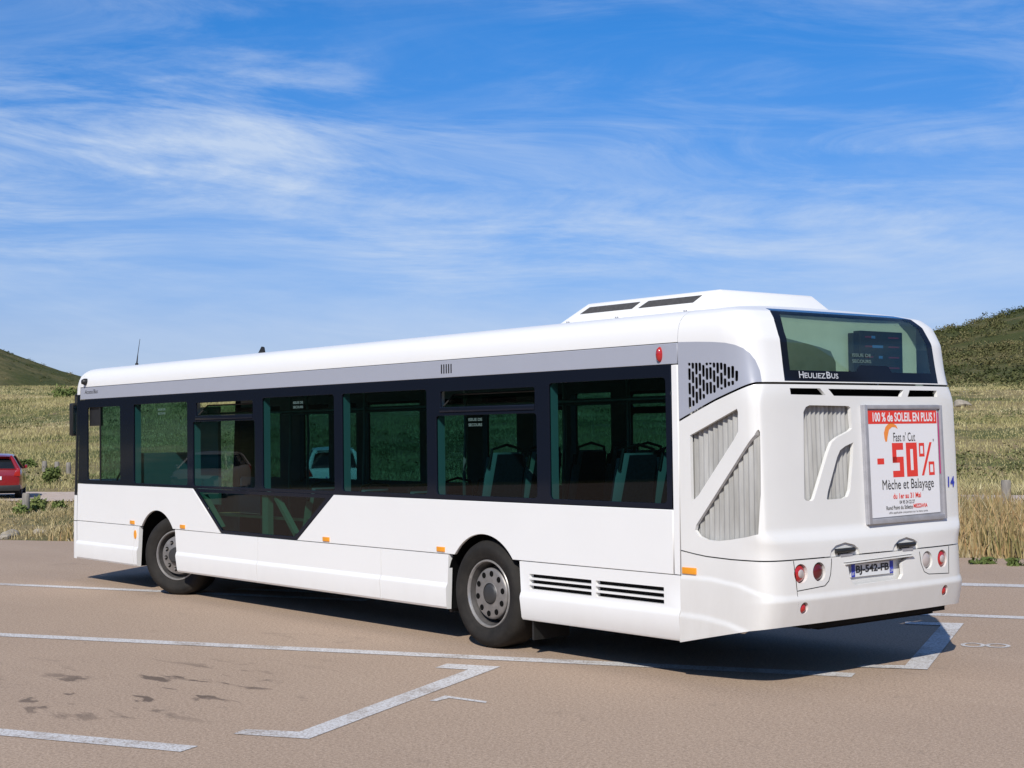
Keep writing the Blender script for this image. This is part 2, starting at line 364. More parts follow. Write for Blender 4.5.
def scrub_mask(U, S):
    right = sst(-60, -40, U); lim = 118 * (1 - right) + 104 * right
    m = np.maximum(np.maximum(sst(-12, 12, S - lim), sst(-110, -130, S)), sst(140, 160, U))
    return m + 2 * np.maximum(sst(-27, -33, U) * sst(2, -6, S), np.maximum(sst(-150, -190, U) * sst(150, 100, S), sst(-110, -130, S)))  # values above one mark the added dark ground outside the view
build_terrain()

def asphalt_material():
    m = bpy.data.materials.new('sunbleached_asphalt'); m.use_nodes = True; nt = m.node_tree; N = nt.nodes; L = nt.links; b = N['Principled BSDF']
    b.inputs['Roughness'].default_value = .88; b.inputs['Specular IOR Level'].default_value = .25
    geo = N.new('ShaderNodeNewGeometry'); pos = geo.outputs['Position']
    def noise(sc, det=6, ro=.6, scale=(1, 1, 1), dist=0):
        n = N.new('ShaderNodeTexNoise'); n.inputs['Scale'].default_value = sc; n.inputs['Detail'].default_value = det; n.inputs['Roughness'].default_value = ro; n.inputs['Distortion'].default_value = dist
        mp = N.new('ShaderNodeMapping'); mp.inputs['Scale'].default_value = scale; mp.inputs['Rotation'].default_value = (0, 0, R(-29)); L.new(pos, mp.inputs[0]); L.new(mp.outputs[0], n.inputs['Vector']); return n.outputs[0]
    def ramp(v, a, c, lo=0., hi=1.):
        r = N.new('ShaderNodeMapRange'); r.inputs[1].default_value = a; r.inputs[2].default_value = c; r.inputs[3].default_value = lo; r.inputs[4].default_value = hi; L.new(v, r.inputs[0]); return r.outputs[0]
    def mixc(f, a, c):
        x = N.new('ShaderNodeMix'); x.data_type = 'RGBA'; L.new(f, x.inputs[0])
        for i, q in ((6, a), (7, c)):
            if isinstance(q, tuple): x.inputs[i].default_value = (*q, 1)
            else: L.new(q, x.inputs[i])
        return x.outputs[2]
    base = mixc(ramp(noise(.35, 5), .3, .7), (.51, .380, .278), (.45, .334, .245))
    base = mixc(ramp(noise(.5, 6, .65, (.35, 1.6, 1)), .50, .72), base, (.53, .40, .295))
    base = mixc(ramp(noise(42, 3, .8), .38, .62, 0, .75), base, (.25, .180, .128))      # aggregate
    base = mixc(ramp(noise(80, 2, .8), .55, .66, 0, .8), base, (.62, .50, .40))
    base = mixc(ramp(noise(50, 2, .8), .62, .70, 0, .8), base, (.07, .055, .045))
    base = mixc(ramp(noise(1.4, 5, .7, (.6, 1.3, 1), .6), .62, .74, 0, .42), base, (.12, .095, .078))   # scattered scuffs
    # oil drips: a patch in front of the bus
    sp = N.new('ShaderNodeVectorMath'); sp.operation = 'DISTANCE'; L.new(pos, sp.inputs[0]); sp.inputs[1].default_value = (-.15, -4.5, 0)
    near = ramp(sp.outputs['Value'], .7, 1.7, 1., 0.)
    oil = ramp(noise(3.0, 4, .55, (.55, 1.5, 1), .4), .575, .63)
    mu = N.new('ShaderNodeMath'); mu.operation = 'MULTIPLY'; L.new(near, mu.inputs[0]); L.new(oil, mu.inputs[1])
    mu2 = N.new('ShaderNodeMath'); mu2.operation = 'MULTIPLY'; L.new(mu.outputs[0], mu2.inputs[0]); mu2.inputs[1].default_value = .72
    base = mixc(mu2.outputs[0], base, (.062, .046, .038))
    L.new(base, b.inputs['Base Color'])
    bp = N.new('ShaderNodeBump'); bp.inputs['Strength'].default_value = .5; bp.inputs['Distance'].default_value = .006; L.new(noise(60, 4, .7), bp.inputs['Height']); L.new(bp.outputs[0], b.inputs['Normal'])
    return m
M_asph = asphalt_material()
def flat_area(name, pts, z, m):
    b = B(); b.add([(x, y, z) for x, y in pts], [tuple(range(len(pts)))]); o = b.build(name, m, flat=True, fix=False); o['kind'] = 'structure'; return o
def edge_line(u0, u1, s, amp, step=.35):
    return [xy(u, s + amp * (math.sin(u * 1.7) * .5 + math.sin(u * 4.3 + 1) * .3 + random.uniform(-.4, .4))) for u in np.arange(u0, u1 + .01, step)]
flat_area('car_park', [xy(-27, -160), xy(120, -160)] + edge_line(-27, 60, 0, .10)[::-1], 0, M_asph)
M_path = mat('pale_gravel_path', (.62, .50, .41), .9, noise=.25, nscale=3, bump=.2, bscale=40)
flat_area('path', edge_line(-120, 60, 14.6, .25, .8) + edge_line(-120, 60, 21.2, .3, .8)[::-1], .004, M_path)

def paint_material():
    m = bpy.data.materials.new('worn_white_road_paint'); m.use_nodes = True; nt = m.node_tree; N = nt.nodes; L = nt.links; b = N['Principled BSDF']
    b.inputs['Roughness'].default_value = .8
    geo = N.new('ShaderNodeNewGeometry')
    def noise(sc, lo, hi, d=3):
        n = N.new('ShaderNodeTexNoise'); n.inputs['Scale'].default_value = sc; n.inputs['Detail'].default_value = d; n.inputs['Roughness'].default_value = .75; L.new(geo.outputs['Position'], n.inputs['Vector'])
        r = N.new('ShaderNodeMapRange'); r.inputs[1].default_value = lo; r.inputs[2].default_value = hi; L.new(n.outputs[0], r.inputs[0]); return r.outputs[0]
    mx = N.new('ShaderNodeMix'); mx.data_type = 'RGBA'; mx.inputs[6].default_value = (.66, .65, .64, 1); mx.inputs[7].default_value = (.30, .24, .19, 1)
    ad = N.new('ShaderNodeMath'); ad.operation = 'MULTIPLY_ADD'; L.new(noise(48, .47, .62), ad.inputs[0]); ad.inputs[1].default_value = .75; L.new(noise(2.2, .5, .9), ad.inputs[2])
    ad.use_clamp = True; L.new(ad.outputs[0], mx.inputs[0]); L.new(mx.outputs[2], b.inputs['Base Color']); return m
M_paint = paint_material()
def strip(name, a, b_, w):
    a = np.array(a); b_ = np.array(b_); d = (b_ - a) / np.linalg.norm(b_ - a); n = np.array([-d[1], d[0]]) * w / 2
    flat_area(name, [a - n, b_ - n, b_ + n, a + n], .004, M_paint)

strip('bay_line', (-14, -4.38), (-4.0, .165), .19);
strip('bay_line', (-14.07, -9.64), (3.165, -.095), .20)
strip('bay_line', (-14, -13.35), (2.136, -5.24), .18)
strip('bay_line', (-6.3, -.27), (14, 9.95), .22)
strip('bay_line', (-10, 1.05), (16, 15.0), .34)
flat_area('bay_bracket', [(1.903, -4.813), (1.821, -4.676), (2.136, -4.458), (0.864, -2.104), (0.598, -2.241), (0.491, -2.04), (0.921, -1.811), (2.376, -4.534)], .004, M_paint)
flat_area('bay_bracket', [(1.478, 2.863), (1.956, 3.156), (3.397, 0.534), (2.941, 0.233), (2.897, 0.366), (3.153, 0.58), (1.891, 2.872), (1.591, 2.717)], .006, M_paint)
flat_area('bay_number_seven', [(1.805, -3.175), (1.707, -2.962), (2.108, -2.89), (2.15, -2.935), (1.809, -3.004), (1.85, -3.146)], .004, M_paint)
def ring_mark(name, c, ax, ay, rx, ry, w):
    n = 28; b = B(); c = np.array(c); ax = np.array(ax); ay = np.array(ay); vs = []
    for k in (0, 1):
        for i in range(n):
            t = 2 * math.pi * i / n; q = c + ax * (rx - k * w) * math.cos(t) + ay * (ry - k * w) * math.sin(t); vs.append((q[0], q[1], .004))
    b.add(vs, [(i, (i + 1) % n, n + (i + 1) % n, n + i) for i in range(n)]); o = b.build(name, M_paint, flat=True, fix=False); o['kind'] = 'structure'
_ax = np.array([.81, .59]); _ay = np.array([-.59, .81])
ring_mark('bay_number_eight', (2.857, 1.962), _ax, _ay, .105, .135, .038)
ring_mark('bay_number_eight', (3.028, 2.078), _ax, _ay, .108, .130, .038)

# ------------------------------------------------------------------ the bus
BUS = empty('city_bus')
tag(BUS, 'long white city bus with a black window band, parked with its advert-bearing tail nearest', 'bus')
def P(b, name, mats, parent=BUS, **k): return b.build(name, mats, parent, **k)

# --- tail surface
ZB = [.25, .47, .66, .70, .95, 1.085, 1.175, 2.2, 2.3, 2.6, 2.75, 2.82, 2.86, 2.89, 2.91]
XB = [3.29, 3.33, 3.375, 3.36, 3.35, 3.345, 3.30, 3.265, 3.25, 3.205, 3.13, 3.05, 2.90, 2.74, 2.62]
PROF = [(1.247, 2.603), (1.246, 2.64), (1.240, 2.69), (1.228, 2.735), (1.205, 2.777), (1.17, 2.81), (1.12, 2.836), (1.05, 2.853), (.9, 2.871), (.6, 2.893), (.3, 2.905), (0, 2.91)]
ZH = [.25] + [z for y, z in PROF]; HW = [1.25] + [max(y * 1.25 / 1.247, .01) for y, z in PROF]
FR = [0, .30, .52, .667, .811, .889, .939, .967, .991, 1]
FY_HI = np.array([1, 1, .9995, .996, .98, .948, .88, .76, .48, 0]); FY_XS = np.array([1, 1, 1, 1, 1, .994, .972, .922, .68, 0]); FY_LO = np.array([1, 1, 1, 1, .996, .982, .942, .868, .60, 0])
def plan_curve(zn, n=64):
    b = np.interp(zn, ZB, XB); hw = np.interp(zn, ZH, HW); Lx = b - 2.454
    wt = .65 * float(sst(2.15, 2.45, zn)) + .75 * (1 - float(sst(.97, 1.15, zn))); ws_ = float(sst(1.05, 1.2, zn)) * (1 - float(sst(2.1, 2.3, zn))); FYv = (FY_LO * (1 - wt) + FY_HI * wt) * (1 - ws_) + FY_XS * ws_
    Pn = np.array([(2.454 + f * Lx, y * hw) for f, y in zip(FR, FYv)])
    Q = np.vstack([2 * Pn[0] - Pn[1], Pn, [[Pn[-2][0], -Pn[-2][1]]]]); out = []
    for a in np.linspace(0, len(Pn) - 1, n):
        i = min(int(a), len(Pn) - 2); f = a - i; p0, p1, p2, p3 = Q[i:i + 4]
        out.append(.5 * (2 * p1 + (p2 - p0) * f + (2 * p0 - 5 * p1 + 4 * p2 - p3) * f * f + (3 * p1 - p0 - 3 * p2 + p3) * f ** 3))
    h = np.array(out); h[-1, 1] = 0
    return np.vstack([h * [1, -1], h[-2::-1]])            # near flank -> tail -> far flank
zbot = lambda x: np.interp(x, [2.45, 2.75, 3.13, 3.30, 3.4], [.30, .365, .445, .472, .478])
zseam = lambda x: np.interp(x, [2.45, 2.59, 2.716, 2.96, 3.4], [1.0, .981, .968, .959, .957])
zpart = lambda x: np.interp(x, [2.45, 2.70, 2.84, 2.97, 3.13, 3.19, 3.4], [1.995, 2.095, 2.148, 2.19, 2.242, 2.262, 2.268])
def tail_piece(name, zlo, zhi, rows, mats, th=.03, bump=None, cap=None):
    A = []
    for v in rows:
        zn = zlo(3.35) * (1 - v) + zhi(3.35) * v; c = plan_curve(zn)
        k = 1 - v if cap is None else max(0, 1 - v / cap)
        z = zlo(c[:, 0]) * k + (zhi(c[:, 0]) * (1 - k) if cap is None else (zn - zlo(3.35) * k))
        r = np.column_stack([c, z])
        if bump is not None:
            for q in r: q[1] += math.copysign(bump(q[0], q[2], abs(q[1])), q[1]) if abs(q[1]) > .05 else 0
        A.append(r)
    A = np.array(A); du = np.gradient(A, axis=1); dv = np.gradient(A, axis=0); n = np.cross(du, dv); n /= np.linalg.norm(n, axis=2, keepdims=True) + 1e-12
    I = A.copy(); Lr = A[:, :, 0].max(axis=1, keepdims=True) - 2.454
    I[:, :, 0] = 2.454 + (A[:, :, 0] - 2.454) * (1 - th / Lr); I[:, :, 1] = A[:, :, 1] * (1 - th / 1.25); I[:, :, 2] -= th * np.clip(n[:, :, 2], 0, 1)
    h, w = A.shape[:2]; b = B()
    vs = A.reshape(-1, 3).tolist() + I.reshape(-1, 3).tolist(); k = h * w; fs = []
    for i in range(h - 1):
        for j in range(w - 1):
            a = i * w + j; fs.append((a, a + 1, a + w + 1, a + w)); fs.append((k + a, k + a + w, k + a + w + 1, k + a + 1))
    for j in range(w - 1):
        fs.append((j, k + j, k + j + 1, j + 1)); a = (h - 1) * w + j; fs.append((a, a + 1, k + a + 1, k + a))
    for i in range(h - 1):
        a = i * w; fs.append((a, a + w, k + a + w, k + a)); a = i * w + w - 1; fs.append((a, k + a, k + a + w, a + w))
    b.add(vs, fs); return b.build(name, mats, BUS, sharp=40)
def tail_x(y, z):
    c = plan_curve(z, 200); h = c[:200]; return float(np.interp(-abs(y), h[:, 1], h[:, 0]))
def flank_y(x, z):
    c = plan_curve(z, 200)[:200]; return float(-np.interp(x, c[:, 0], -c[:, 1]))
_c1 = lambda x: np.interp(x, [2.45, 2.755, 3.05, 3.24, 3.4], [.80, .803, .771, .712, .68])
_c2 = lambda x: np.interp(x, [2.45, 2.71, 2.95, 3.15, 3.4], [.515, .51, .48, .43, .30])
def bump_bumper(x, z, ay):
    if ay < .9: return 0
    return .012 * float(sst(_c1(x) + .012, _c1(x) - .012, z)) * float(sst(3.4, 3.1, x)) + .016 * float(1 - sst(_c2(x) - .014, _c2(x) + .014, z)) if False else \
        .012 * (1 - float(sst(_c1(x) - .012, _c1(x) + .012, z))) + .016 * (1 - float(sst(_c2(x) - .014, _c2(x) + .014, z)))
bumper = tail_piece('rear_bumper', zbot, lambda x: zseam(x) - .005, np.linspace(0, 1, 46), M_rear, bump=bump_bumper)
tail = tail_piece('engine_hatch', lambda x: zseam(x) + .005, lambda x: zpart(x) - .009, [0, .03, .06, .085, .1, .12, .14, .16, .18, .2, .24] + list(np.linspace(.28, 1, 22)), M_rear)
capz = lambda x: np.full_like(np.asarray(x, float), 2.91)
tail_cap = tail_piece('tail_cap', lambda x: zpart(x) + .008, lambda x: np.asarray(x) * 0 + 2.91, list(np.linspace(0, .5, 16)) + list(np.linspace(.53, .8, 10)) + list(np.linspace(.82, .93, 10)) + [.938, .95, .96, .97, .975, .98, .985, .99, .995, 1], M_white, th=.006, cap=.44)

# openings of the hatch
grA = [(2.568, 1.882), (2.821, 1.983), (3.052, 2.076), (3.062, 2.052), (3.060, 1.907), (3.019, 1.850), (2.647, 1.427), (2.572, 1.374)]
grB = [(3.203, 1.877), (3.219, 1.912), (3.227, 1.919), (3.234, 1.901), (3.236, 1.790), (3.239, 1.447), (3.231, 1.248), (3.225, 1.156), (3.125, 1.132), (2.965, 1.105), (2.823, 1.088), (2.720, 1.094), (2.648, 1.116), (2.605, 1.160), (2.617, 1.199), (2.819, 1.433)]
rg1 = [(-.751, 2.048), (-.722, 2.085), (-.677, 2.098), (-.227, 2.093), (-.199, 2.081), (-.198, 1.999), (-.192, 1.920), (-.222, 1.900), (-.376, 1.850), (-.440, 1.815), (-.491, 1.739), (-.674, 1.397), (-.697, 1.380), (-.768, 1.385), (-.785, 1.401)]
rg2 = [(-.182, 1.812), (-.201, 1.674), (-.248, 1.447), (-.278, 1.400), (-.326, 1.384), (-.519, 1.382), (-.529, 1.392), (-.513, 1.444), (-.387, 1.701), (-.347, 1.754), (-.287, 1.783)]
slots = [[(-.885, 2.226), (-.546, 2.226), (-.487, 2.175), (-.882, 2.178)], [(-.451, 2.224), (.493, 2.222), (.449, 2.168), (-.390, 2.170)], [(.571, 2.221), (.955, 2.221), (.950, 2.170), (.536, 2.167)]]
arcs = [[(-.575, .966), (-.555, 1.005), (-.499, 1.039), (-.391, 1.057), (-.285, 1.034), (-.235, 1.003), (-.205, .966)], [(.175, .966), (.21, 1.003), (.271, 1.039), (.370, 1.056), (.469, 1.033), (.515, 1.01), (.535, .966)]]
b = B()
for g in (grA, grB): b.prism(g, 'y', -1.6, -.93)
for g in (grA, grB): b.prism(g, 'y', 1.6, .93)
for g in [rg1, rg2] + slots: b.prism(g, 'x', 3.05, 3.6)
for a in arcs: b.prism([(y, z - (.02 if z < .97 else 0)) for y, z in a], 'x', 3.2, 3.6)
carve(tail, b)
def corr(kind, lo, hi, zlo, zhi, pitch=.05, amp=.011, dep=.05):
    A = []; zs = np.linspace(zlo, zhi, 14); ts = np.arange(lo, hi, pitch / 8)
    for z in zs:
        r = []
        for t in ts:
            d = dep + amp * math.cos(2 * math.pi * t / pitch)
            if kind == 'flank': r.append((t, flank_y(t, z) + d, z))
            else: r.append((tail_x(t, z) - d, t, z))
        A.append(r)
    return B().grid(A)
P(corr('flank', 2.52, 3.09, 1.35, 2.10), 'engine_grille', M_mesh, tail, sharp=60)
P(corr('flank', 2.58, 3.25, 1.06, 1.94), 'engine_grille', M_mesh, tail, sharp=60)
P(corr('tail', -.82, -.16, 1.36, 2.12), 'engine_grille', M_mesh, tail, sharp=60)
# dark engine bay behind the slots
b = B(); b.box(3.02, 3.14, -1.0, 1.05, 2.14, 2.26); P(b, 'air_intake', M_gap, tail, flat=True)
# recesses behind the two handles
for yc in (-.39, .355):
    b = B(); b.prism([(yc - .22, .955), (yc + .22, .955), (yc + .20, 1.06), (yc, 1.09), (yc - .20, 1.06)], 'x', 3.305, 3.327); P(b, 'handle_recess', M_rear, tail, flat=True)
for y0, y1 in ((-.502, -.284), (.258, .470)):
    b = B(); x = tail_x(y0, 1.0) - .004
    b.tube([(x, y0, .996), (x + .012, y0 + .03, .997), (x + .012, y1 - .03, .998), (x, y1, .998)], .019, 10)
    b.box(x - .04, x - .005, y0 + .04, y1 - .06, .965, .99); P(b, 'hatch_handle', M_black, tail)
    b = B(); b.box(x - .03, x + .012, y0 + .05, y1 - .03, .952, .972); P(b, 'hatch_hinge', M_alu, tail)

# bumper: lamps, plate recess
lamps = [(-.894, .853, .062, M_red, M_clear_and_glint), (-.699, .855, .062, M_darkred, None), (.640, .858, .062, M_clear_and_glint, None), (.853, .856, .062, M_red, M_clear_and_glint), (-.875, .600, .034, M_red, None), (.868, .600, .034, M_red, None)]
recess = [(-.422, .905), (.448, .920), (.30, .857), (.305, .770), (.27, .735), (-.30, .727), (-.345, .756), (-.369, .870)]
b = B()
for y, z, r, *_ in lamps: b.prism(ellipse(y, z, r + .008, r + .010), 'x', 3.15, 3.6)
b.prism(recess, 'x', 3.1, 3.6)
carve(bumper, b)
for y, z, r, m1, m2 in lamps:
    x = tail_x(y, z) - .018
    b = B(); b.lathe([(0, .022), (r * .5, .018), (r * .9, .006), (r + .004, -.01), (r + .012, -.02)], (x, y, z), 'x', 28); L_ = P(b, 'tail_light', m1, sharp=60)
    if m2 is not None:
        b = B(); b.lathe([(0, .027), (r * .3, .025), (r * .50, .019), (r * .54, .012)], (x, y, z), 'x', 24); P(b, 'clear_lens_and_glint', m2, L_, sharp=60)  # pale disc paints the reflection at the red lens centre
b = B(); b.box(3.275, 3.297, -.5, .52, .69, .94); P(b, 'plate_recess', M_rear, bumper, flat=True)
pr = B(); pr.box(3.302, 3.312, -.285, .235, .782, .880, 0); PL = P(pr, 'licence_plate', M_plate, flat=True)
O = (3.3125, -.285, .782); ux = (0, 1, 0); uy = (0, 0, 1)
for u0 in (0, .475): quadframe('plate_band', [([(u0, 0), (u0 + .045, 0), (u0 + .045, .098), (u0, .098)], 0, 0)], O, ux, uy, [M_blue], PL)
text('plate_lettering', 'BJ-542-FB', (.055, .012, .465, .086), O, ux, uy, M_pblack, PL, bold=.035)
text('plate_lettering', 'F', (.012, .012, .034, .035), O, ux, uy, M_plate, PL, off=.003); text('plate_lettering', '2A', (.480, .012, .515, .035), O, ux, uy, M_plate, PL, off=.003)
b = B(); b.add([(3.318, -.40, .888), (3.318, .42, .903), (3.37, .44, .905), (3.365, -.41, .891), (3.318, -.40, .899), (3.318, .42, .914), (3.37, .44, .912), (3.365, -.41, .899)], [(3, 2, 1, 0), (4, 5, 6, 7), (0, 1, 5, 4), (1, 2, 6, 5), (2, 3, 7, 6), (3, 0, 4, 7)])
P(b, 'plate_lamp_ledge', M_rear, bumper)
# panel joints round the lamp clusters
def groove(pts, name='panel_joint', r=.0032, on='tail', parent=None):
    path = []
    for (a0, z0), (a1, z1) in zip(pts[:-1], pts[1:]):
        for t in np.linspace(0, 1, 7)[:-1]:
            a = a0 + (a1 - a0) * t; z = z0 + (z1 - z0) * t
            path.append((tail_x(a, z) - .0005, a, z) if on == 'tail' else (a, flank_y(a, z) + .0005, z))
    P(B().tube(path, r, 6), name, M_gap, parent or bumper)
groove([(-.965, .95), (-.948, .80), (-.943, .729), (-.647, .748), (-.60, .78), (-.575, .83), (-.558, .92), (-.556, .95)])
groove([(.962, .95), (.945, .80), (.94, .733), (.645, .747), (.585, .77), (.548, .84), (.532, .95)])
groove([(-.943, .729), (-.940, .50)], r=.0018)

# tail cap: grey flank panel with slotted vent, rear window
grey = [(2.40, 2.604), (2.648, 2.594), (2.820, 2.583), (2.945, 2.570), (3.034, 2.550), (3.100, 2.522), (3.140, 2.485), (3.166, 2.434), (3.190, 2.357), (3.213, 2.255), (3.213, 1.9), (2.40, 1.9)]
def copy_obj(o, name):
    c = o.copy(); c.data = o.data.copy(); c.name = name; COL.objects.link(c); return c
flanks = []
for sg in (-1, 1):
    fl = copy_obj(tail_cap, 'flank_panel'); fl.data.materials[0] = M_grey
    carve(fl, B().prism(grey, 'y', sg * 1.5, sg * .93), 'INTERSECT'); flanks.append(fl)
b = B().prism(grey, 'y', -1.5, -.93); b.prism(grey, 'y', 1.5, .93); carve(tail_cap, b)
b = B(); pitch = .0365
in_top = lambda x: np.interp(x, [2.55, 2.91, 3.0, 3.04, 3.07, 3.085], [2.438, 2.424, 2.402, 2.372, 2.31, 2.26])
in_bot = lambda x: np.interp(x, [2.55, 2.70, 2.84, 2.97, 3.09], [2.073, 2.15, 2.203, 2.243, 2.268])
k = 0
for x in np.arange(2.572, 3.085, pitch):
    z = 2.46 + (0 if k % 2 else .045) + .02 * (k % 3)
    while z > 2.0:
        z1 = min(z, in_top(x)); z0 = max(z - .092, in_bot(x))
        if z1 - z0 > .012: b.prism(rrect(x - .0150, x + .0150, z0, z1, min(.011, (z1 - z0) * .45), 2), 'y', -1.5, -1.0)
        z -= .110
    k += 1
carve(flanks[0], b)
b = B(); b.grid([[(x, flank_y(x, 2.3) + .06, z) for x in np.linspace(2.5, 3.16, 10)] for z in (2.03, 2.5)]); P(b, 'vent_backing', M_gap, flanks[0])
rwo = [(-.955, 2.279), (-.948, 2.45), (-.945, 2.624), (-.925, 2.74), (-.88, 2.815), (-.80, 2.85), (.80, 2.85), (.89, 2.815), (.935, 2.74), (.958, 2.624), (.962, 2.45), (.965, 2.279)]
rwi = [(-.880, 2.361), (-.876, 2.52), (-.868, 2.65), (-.845, 2.745), (-.80, 2.80), (-.74, 2.826), (.74, 2.826), (.81, 2.80), (.86, 2.745), (.880, 2.65), (.887, 2.52), (.890, 2.361), (.34, 2.361), (.31, 2.405), (.28, 2.412), (-.03, 2.412), (-.07, 2.405), (-.11, 2.361)]
rwo = [(y + .03, z) for y, z in rwo]; rwi = [(y + .03, z) for y, z in rwi]
fr = copy_obj(tail_cap, 'rear_window'); fr.data.materials[0] = M_frit; carve(fr, B().prism(rwo, 'x', 2.6, 3.6), 'INTERSECT')
gl = copy_obj(fr, 'window_glass'); gl.parent = fr; gl.data.materials[0] = G_rear; carve(gl, B().prism(rwi, 'x', 2.5, 3.6), 'INTERSECT')
carve(fr, B().prism(rwi, 'x', 2.5, 3.6)); carve(tail_cap, B().prism(rwo, 'x', 2.6, 3.6))
xr_ = tail_x(-.5, 2.31) + .002; O = (xr_, -.80, 2.292); uyr = (-.12, 0, 1)
for t_, u0, u1, v1 in (('H', 0, .052, .060), ('EULIEZ', .060, .30, .048), ('B', .312, .36, .060), ('US', .368, .45, .048)):
    y0_, y1_ = -.77 + u0, -.77 + u1; q0 = Vector((tail_x(y0_, 2.31) + .008, y0_, 2.295)); q1 = Vector((tail_x(y1_, 2.31) + .008, y1_, 2.293)); d_ = (q1 - q0).normalized()
    text('maker_lettering', t_, (0, .008, u1 - u0, v1), q0, d_, uyr, M_letter, fr, bold=.012)
for r_, s_ in enumerate(('ISSUE DE', 'SECOURS')):
    O2 = (tail_x(0, 2.46) + .003, -.115, 2.478 - .047 * r_)
    text('window_sticker', s_, (0, 0, .235, .026), O2, (0, 1, 0), uyr, M_sticker, fr, bold=.02)
b = B(); b.box(2.97, 2.985, -1.05, 1.05, 2.29, 2.80); b.box(2.97, 3.16, -1.05, 1.05, 2.285, 2.29); P(b, 'window_cavity', mat('cavity_panel', (.66, .70, .66), .6, noise=.08), fr, flat=True)
D = B(); D.box(3.02, 3.09, .17, .72, 2.33, 2.70); D.box(3.02, 3.075, .10, .17, 2.33, 2.68); DI = P(D, 'destination_display', M_black, bevel=.006)
quadframe('display_line', [([(a, z), (a2, z), (a2, z + .012), (a, z + .012)], m, 0) for z in (.07, .155, .24, .315) for a, a2, m in ((.06, .16, 0), (.36, .50, 0))] +
          [([(a, z), (a2, z), (a2, z + .022), (a, z + .022)], 1, 1) for z, a, a2 in ((.065, .18, .27), (.15, .23, .28), (.235, .15, .29), (.31, .14, .19))], (3.0905, .17, 2.33), (0, 1, 0), (0, 0, 1), [mat('display_red', (.14, .02, .05), .5), mat('display_blue', (.05, .16, .42), .5)], DI)
b = B(); b.prism([(-.85, 2.29), (-.10, 2.29), (-.10, 2.44), (-.16, 2.53), (-.30, 2.56), (-.85, 2.64)], 'x', 2.99, 3.06); P(b, 'sloped_dark_box', mat('sloped_box_grey', (.17, .19, .18), .6, noise=.2), fr, bevel=.01)  # added dark box, shaped for the dark silhouette in the rear glass

# advert panel
FW = 1.04; p0 = Vector((3.318, -.08, 1.175)); ux = (Vector((tail_x(1.02, 1.6) + .014, 1.02, 1.175)) - Vector((3.318, -.045, 1.175))); ux.x = -.022; uxn = ux.normalized(); uyn = Vector((-.030, 0, .925)).normalized()
def bar3(b, u0, u1, v0, v1, d0, d1, m=0):
    nn = uxn.cross(uyn).normalized(); vs = [p0 + uxn * u + uyn * v + nn * d for d in (d0, d1) for u, v in ((u0, v0), (u1, v0), (u1, v1), (u0, v1))]
    b.add(vs, [(3, 2, 1, 0), (4, 5, 6, 7), (0, 1, 5, 4), (1, 2, 6, 5), (2, 3, 7, 6), (3, 0, 4, 7)], m)
b = B(); bar3(b, 0, FW, 0, .925, -.02, .004); AD = P(b, 'advert_panel', M_alu, flat=True)
b = B(); w = .038
bar3(b, 0, w, 0, .925, .004, .022); bar3(b, FW - w * .8, FW, 0, .925, .004, .022); bar3(b, w, FW - w * .8, .925 - w * .8, .925, .004, .0225); bar3(b, w, FW - w * .8, 0, w, .004, .0225)
P(b, 'frame', M_alu, AD, bevel=.003)
nn = uxn.cross(uyn).normalized()
PO = p0 + uxn * .056 + uyn * .046 + nn * .0085; PW, PH = .925, .845
ax, ay = uxn * PW, uyn * PH
b = B(); q = [PO, PO + ax * .985 + ay * .012, PO + ax + ay, PO + ay * .994 - ax * .012]; b.add([v - nn * .002 for v in q] + q, [(3, 2, 1, 0), (4, 5, 6, 7), (0, 1, 5, 4), (1, 2, 6, 5), (2, 3, 7, 6), (3, 0, 4, 7)]); P(b, 'poster', M_paper, AD, flat=True)
fx = lambda v: 1 - v
def pq(u0, v0, u1, v1): return [(u0, fx(v1)), (u1, fx(v1)), (u1, fx(v0)), (u0, fx(v0))]
cres = [(.215, .27), (.225, .30), (.25, .30), (.262, .25), (.285, .19), (.33, .165), (.375, .168), (.41, .185), (.39, .15), (.34, .128), (.285, .13), (.235, .165), (.21, .22)]
quadframe('poster_print', [(pq(-.008, .008, .99, .135), 0, 0), ([(u, fx(v)) for u, v in cres], 1, 0), (pq(.10, .455, .195, .51), 0, 0),
    (pq(1.003, 0.03, 1.022, .62), 2, 0), (pq(-.022, .66, -.014, .78), 3, 0)], PO, ax, ay, [M_pred, M_porange, M_pink, M_pyellow], AD)
def pt_(s_, u0, v0, u1, v1, m, bold=.0): text('poster_lettering', s_, (u0, fx(v1), u1, fx(v0)), PO, ax, ay, m, AD, bold=bold, off=.0025)
pt_('100 % de SOLEIL EN PLUS !', .06, .028, .965, .115, M_paper, .028)
pt_("Fast n' Cut", .34, .215, .655, .30, M_pblack)
quadframe('poster_print', [(pq(u0, v0, u1, v1), 0, 0) for u0, v0, u1, v1 in (
    (.315, .315, .475, .38), (.315, .38, .375, .50), (.315, .445, .475, .50), (.415, .50, .475, .635), (.315, .575, .415, .635),
    (.515, .315, .675, .375), (.515, .375, .575, .635), (.615, .375, .675, .635), (.575, .575, .615, .635))] +
    [([(.73, fx(.63)), (.765, fx(.63)), (.90, fx(.315)), (.865, fx(.315))], 0, 0)] +
    [(pq(*r), 0, 0) for r in ((.705, .32, .725, .45), (.765, .32, .785, .45), (.725, .32, .765, .348), (.725, .422, .765, .45), (.84, .50, .86, .63), (.905, .50, .925, .63), (.86, .50, .905, .528), (.86, .602, .905, .63))], PO, ax, ay, [M_pred], AD)
pt_('*', .915, .28, .935, .31, M_pblack)
pt_('M\u00e8che et Balayage', .155, .655, .90, .775, M_pblack, 0)
pt_('du 1er au 31 Mai', .30, .785, .70, .835, M_pred, .02)
pt_('04 95 24 22 27', .385, .853, .605, .885, M_pblack, .01)
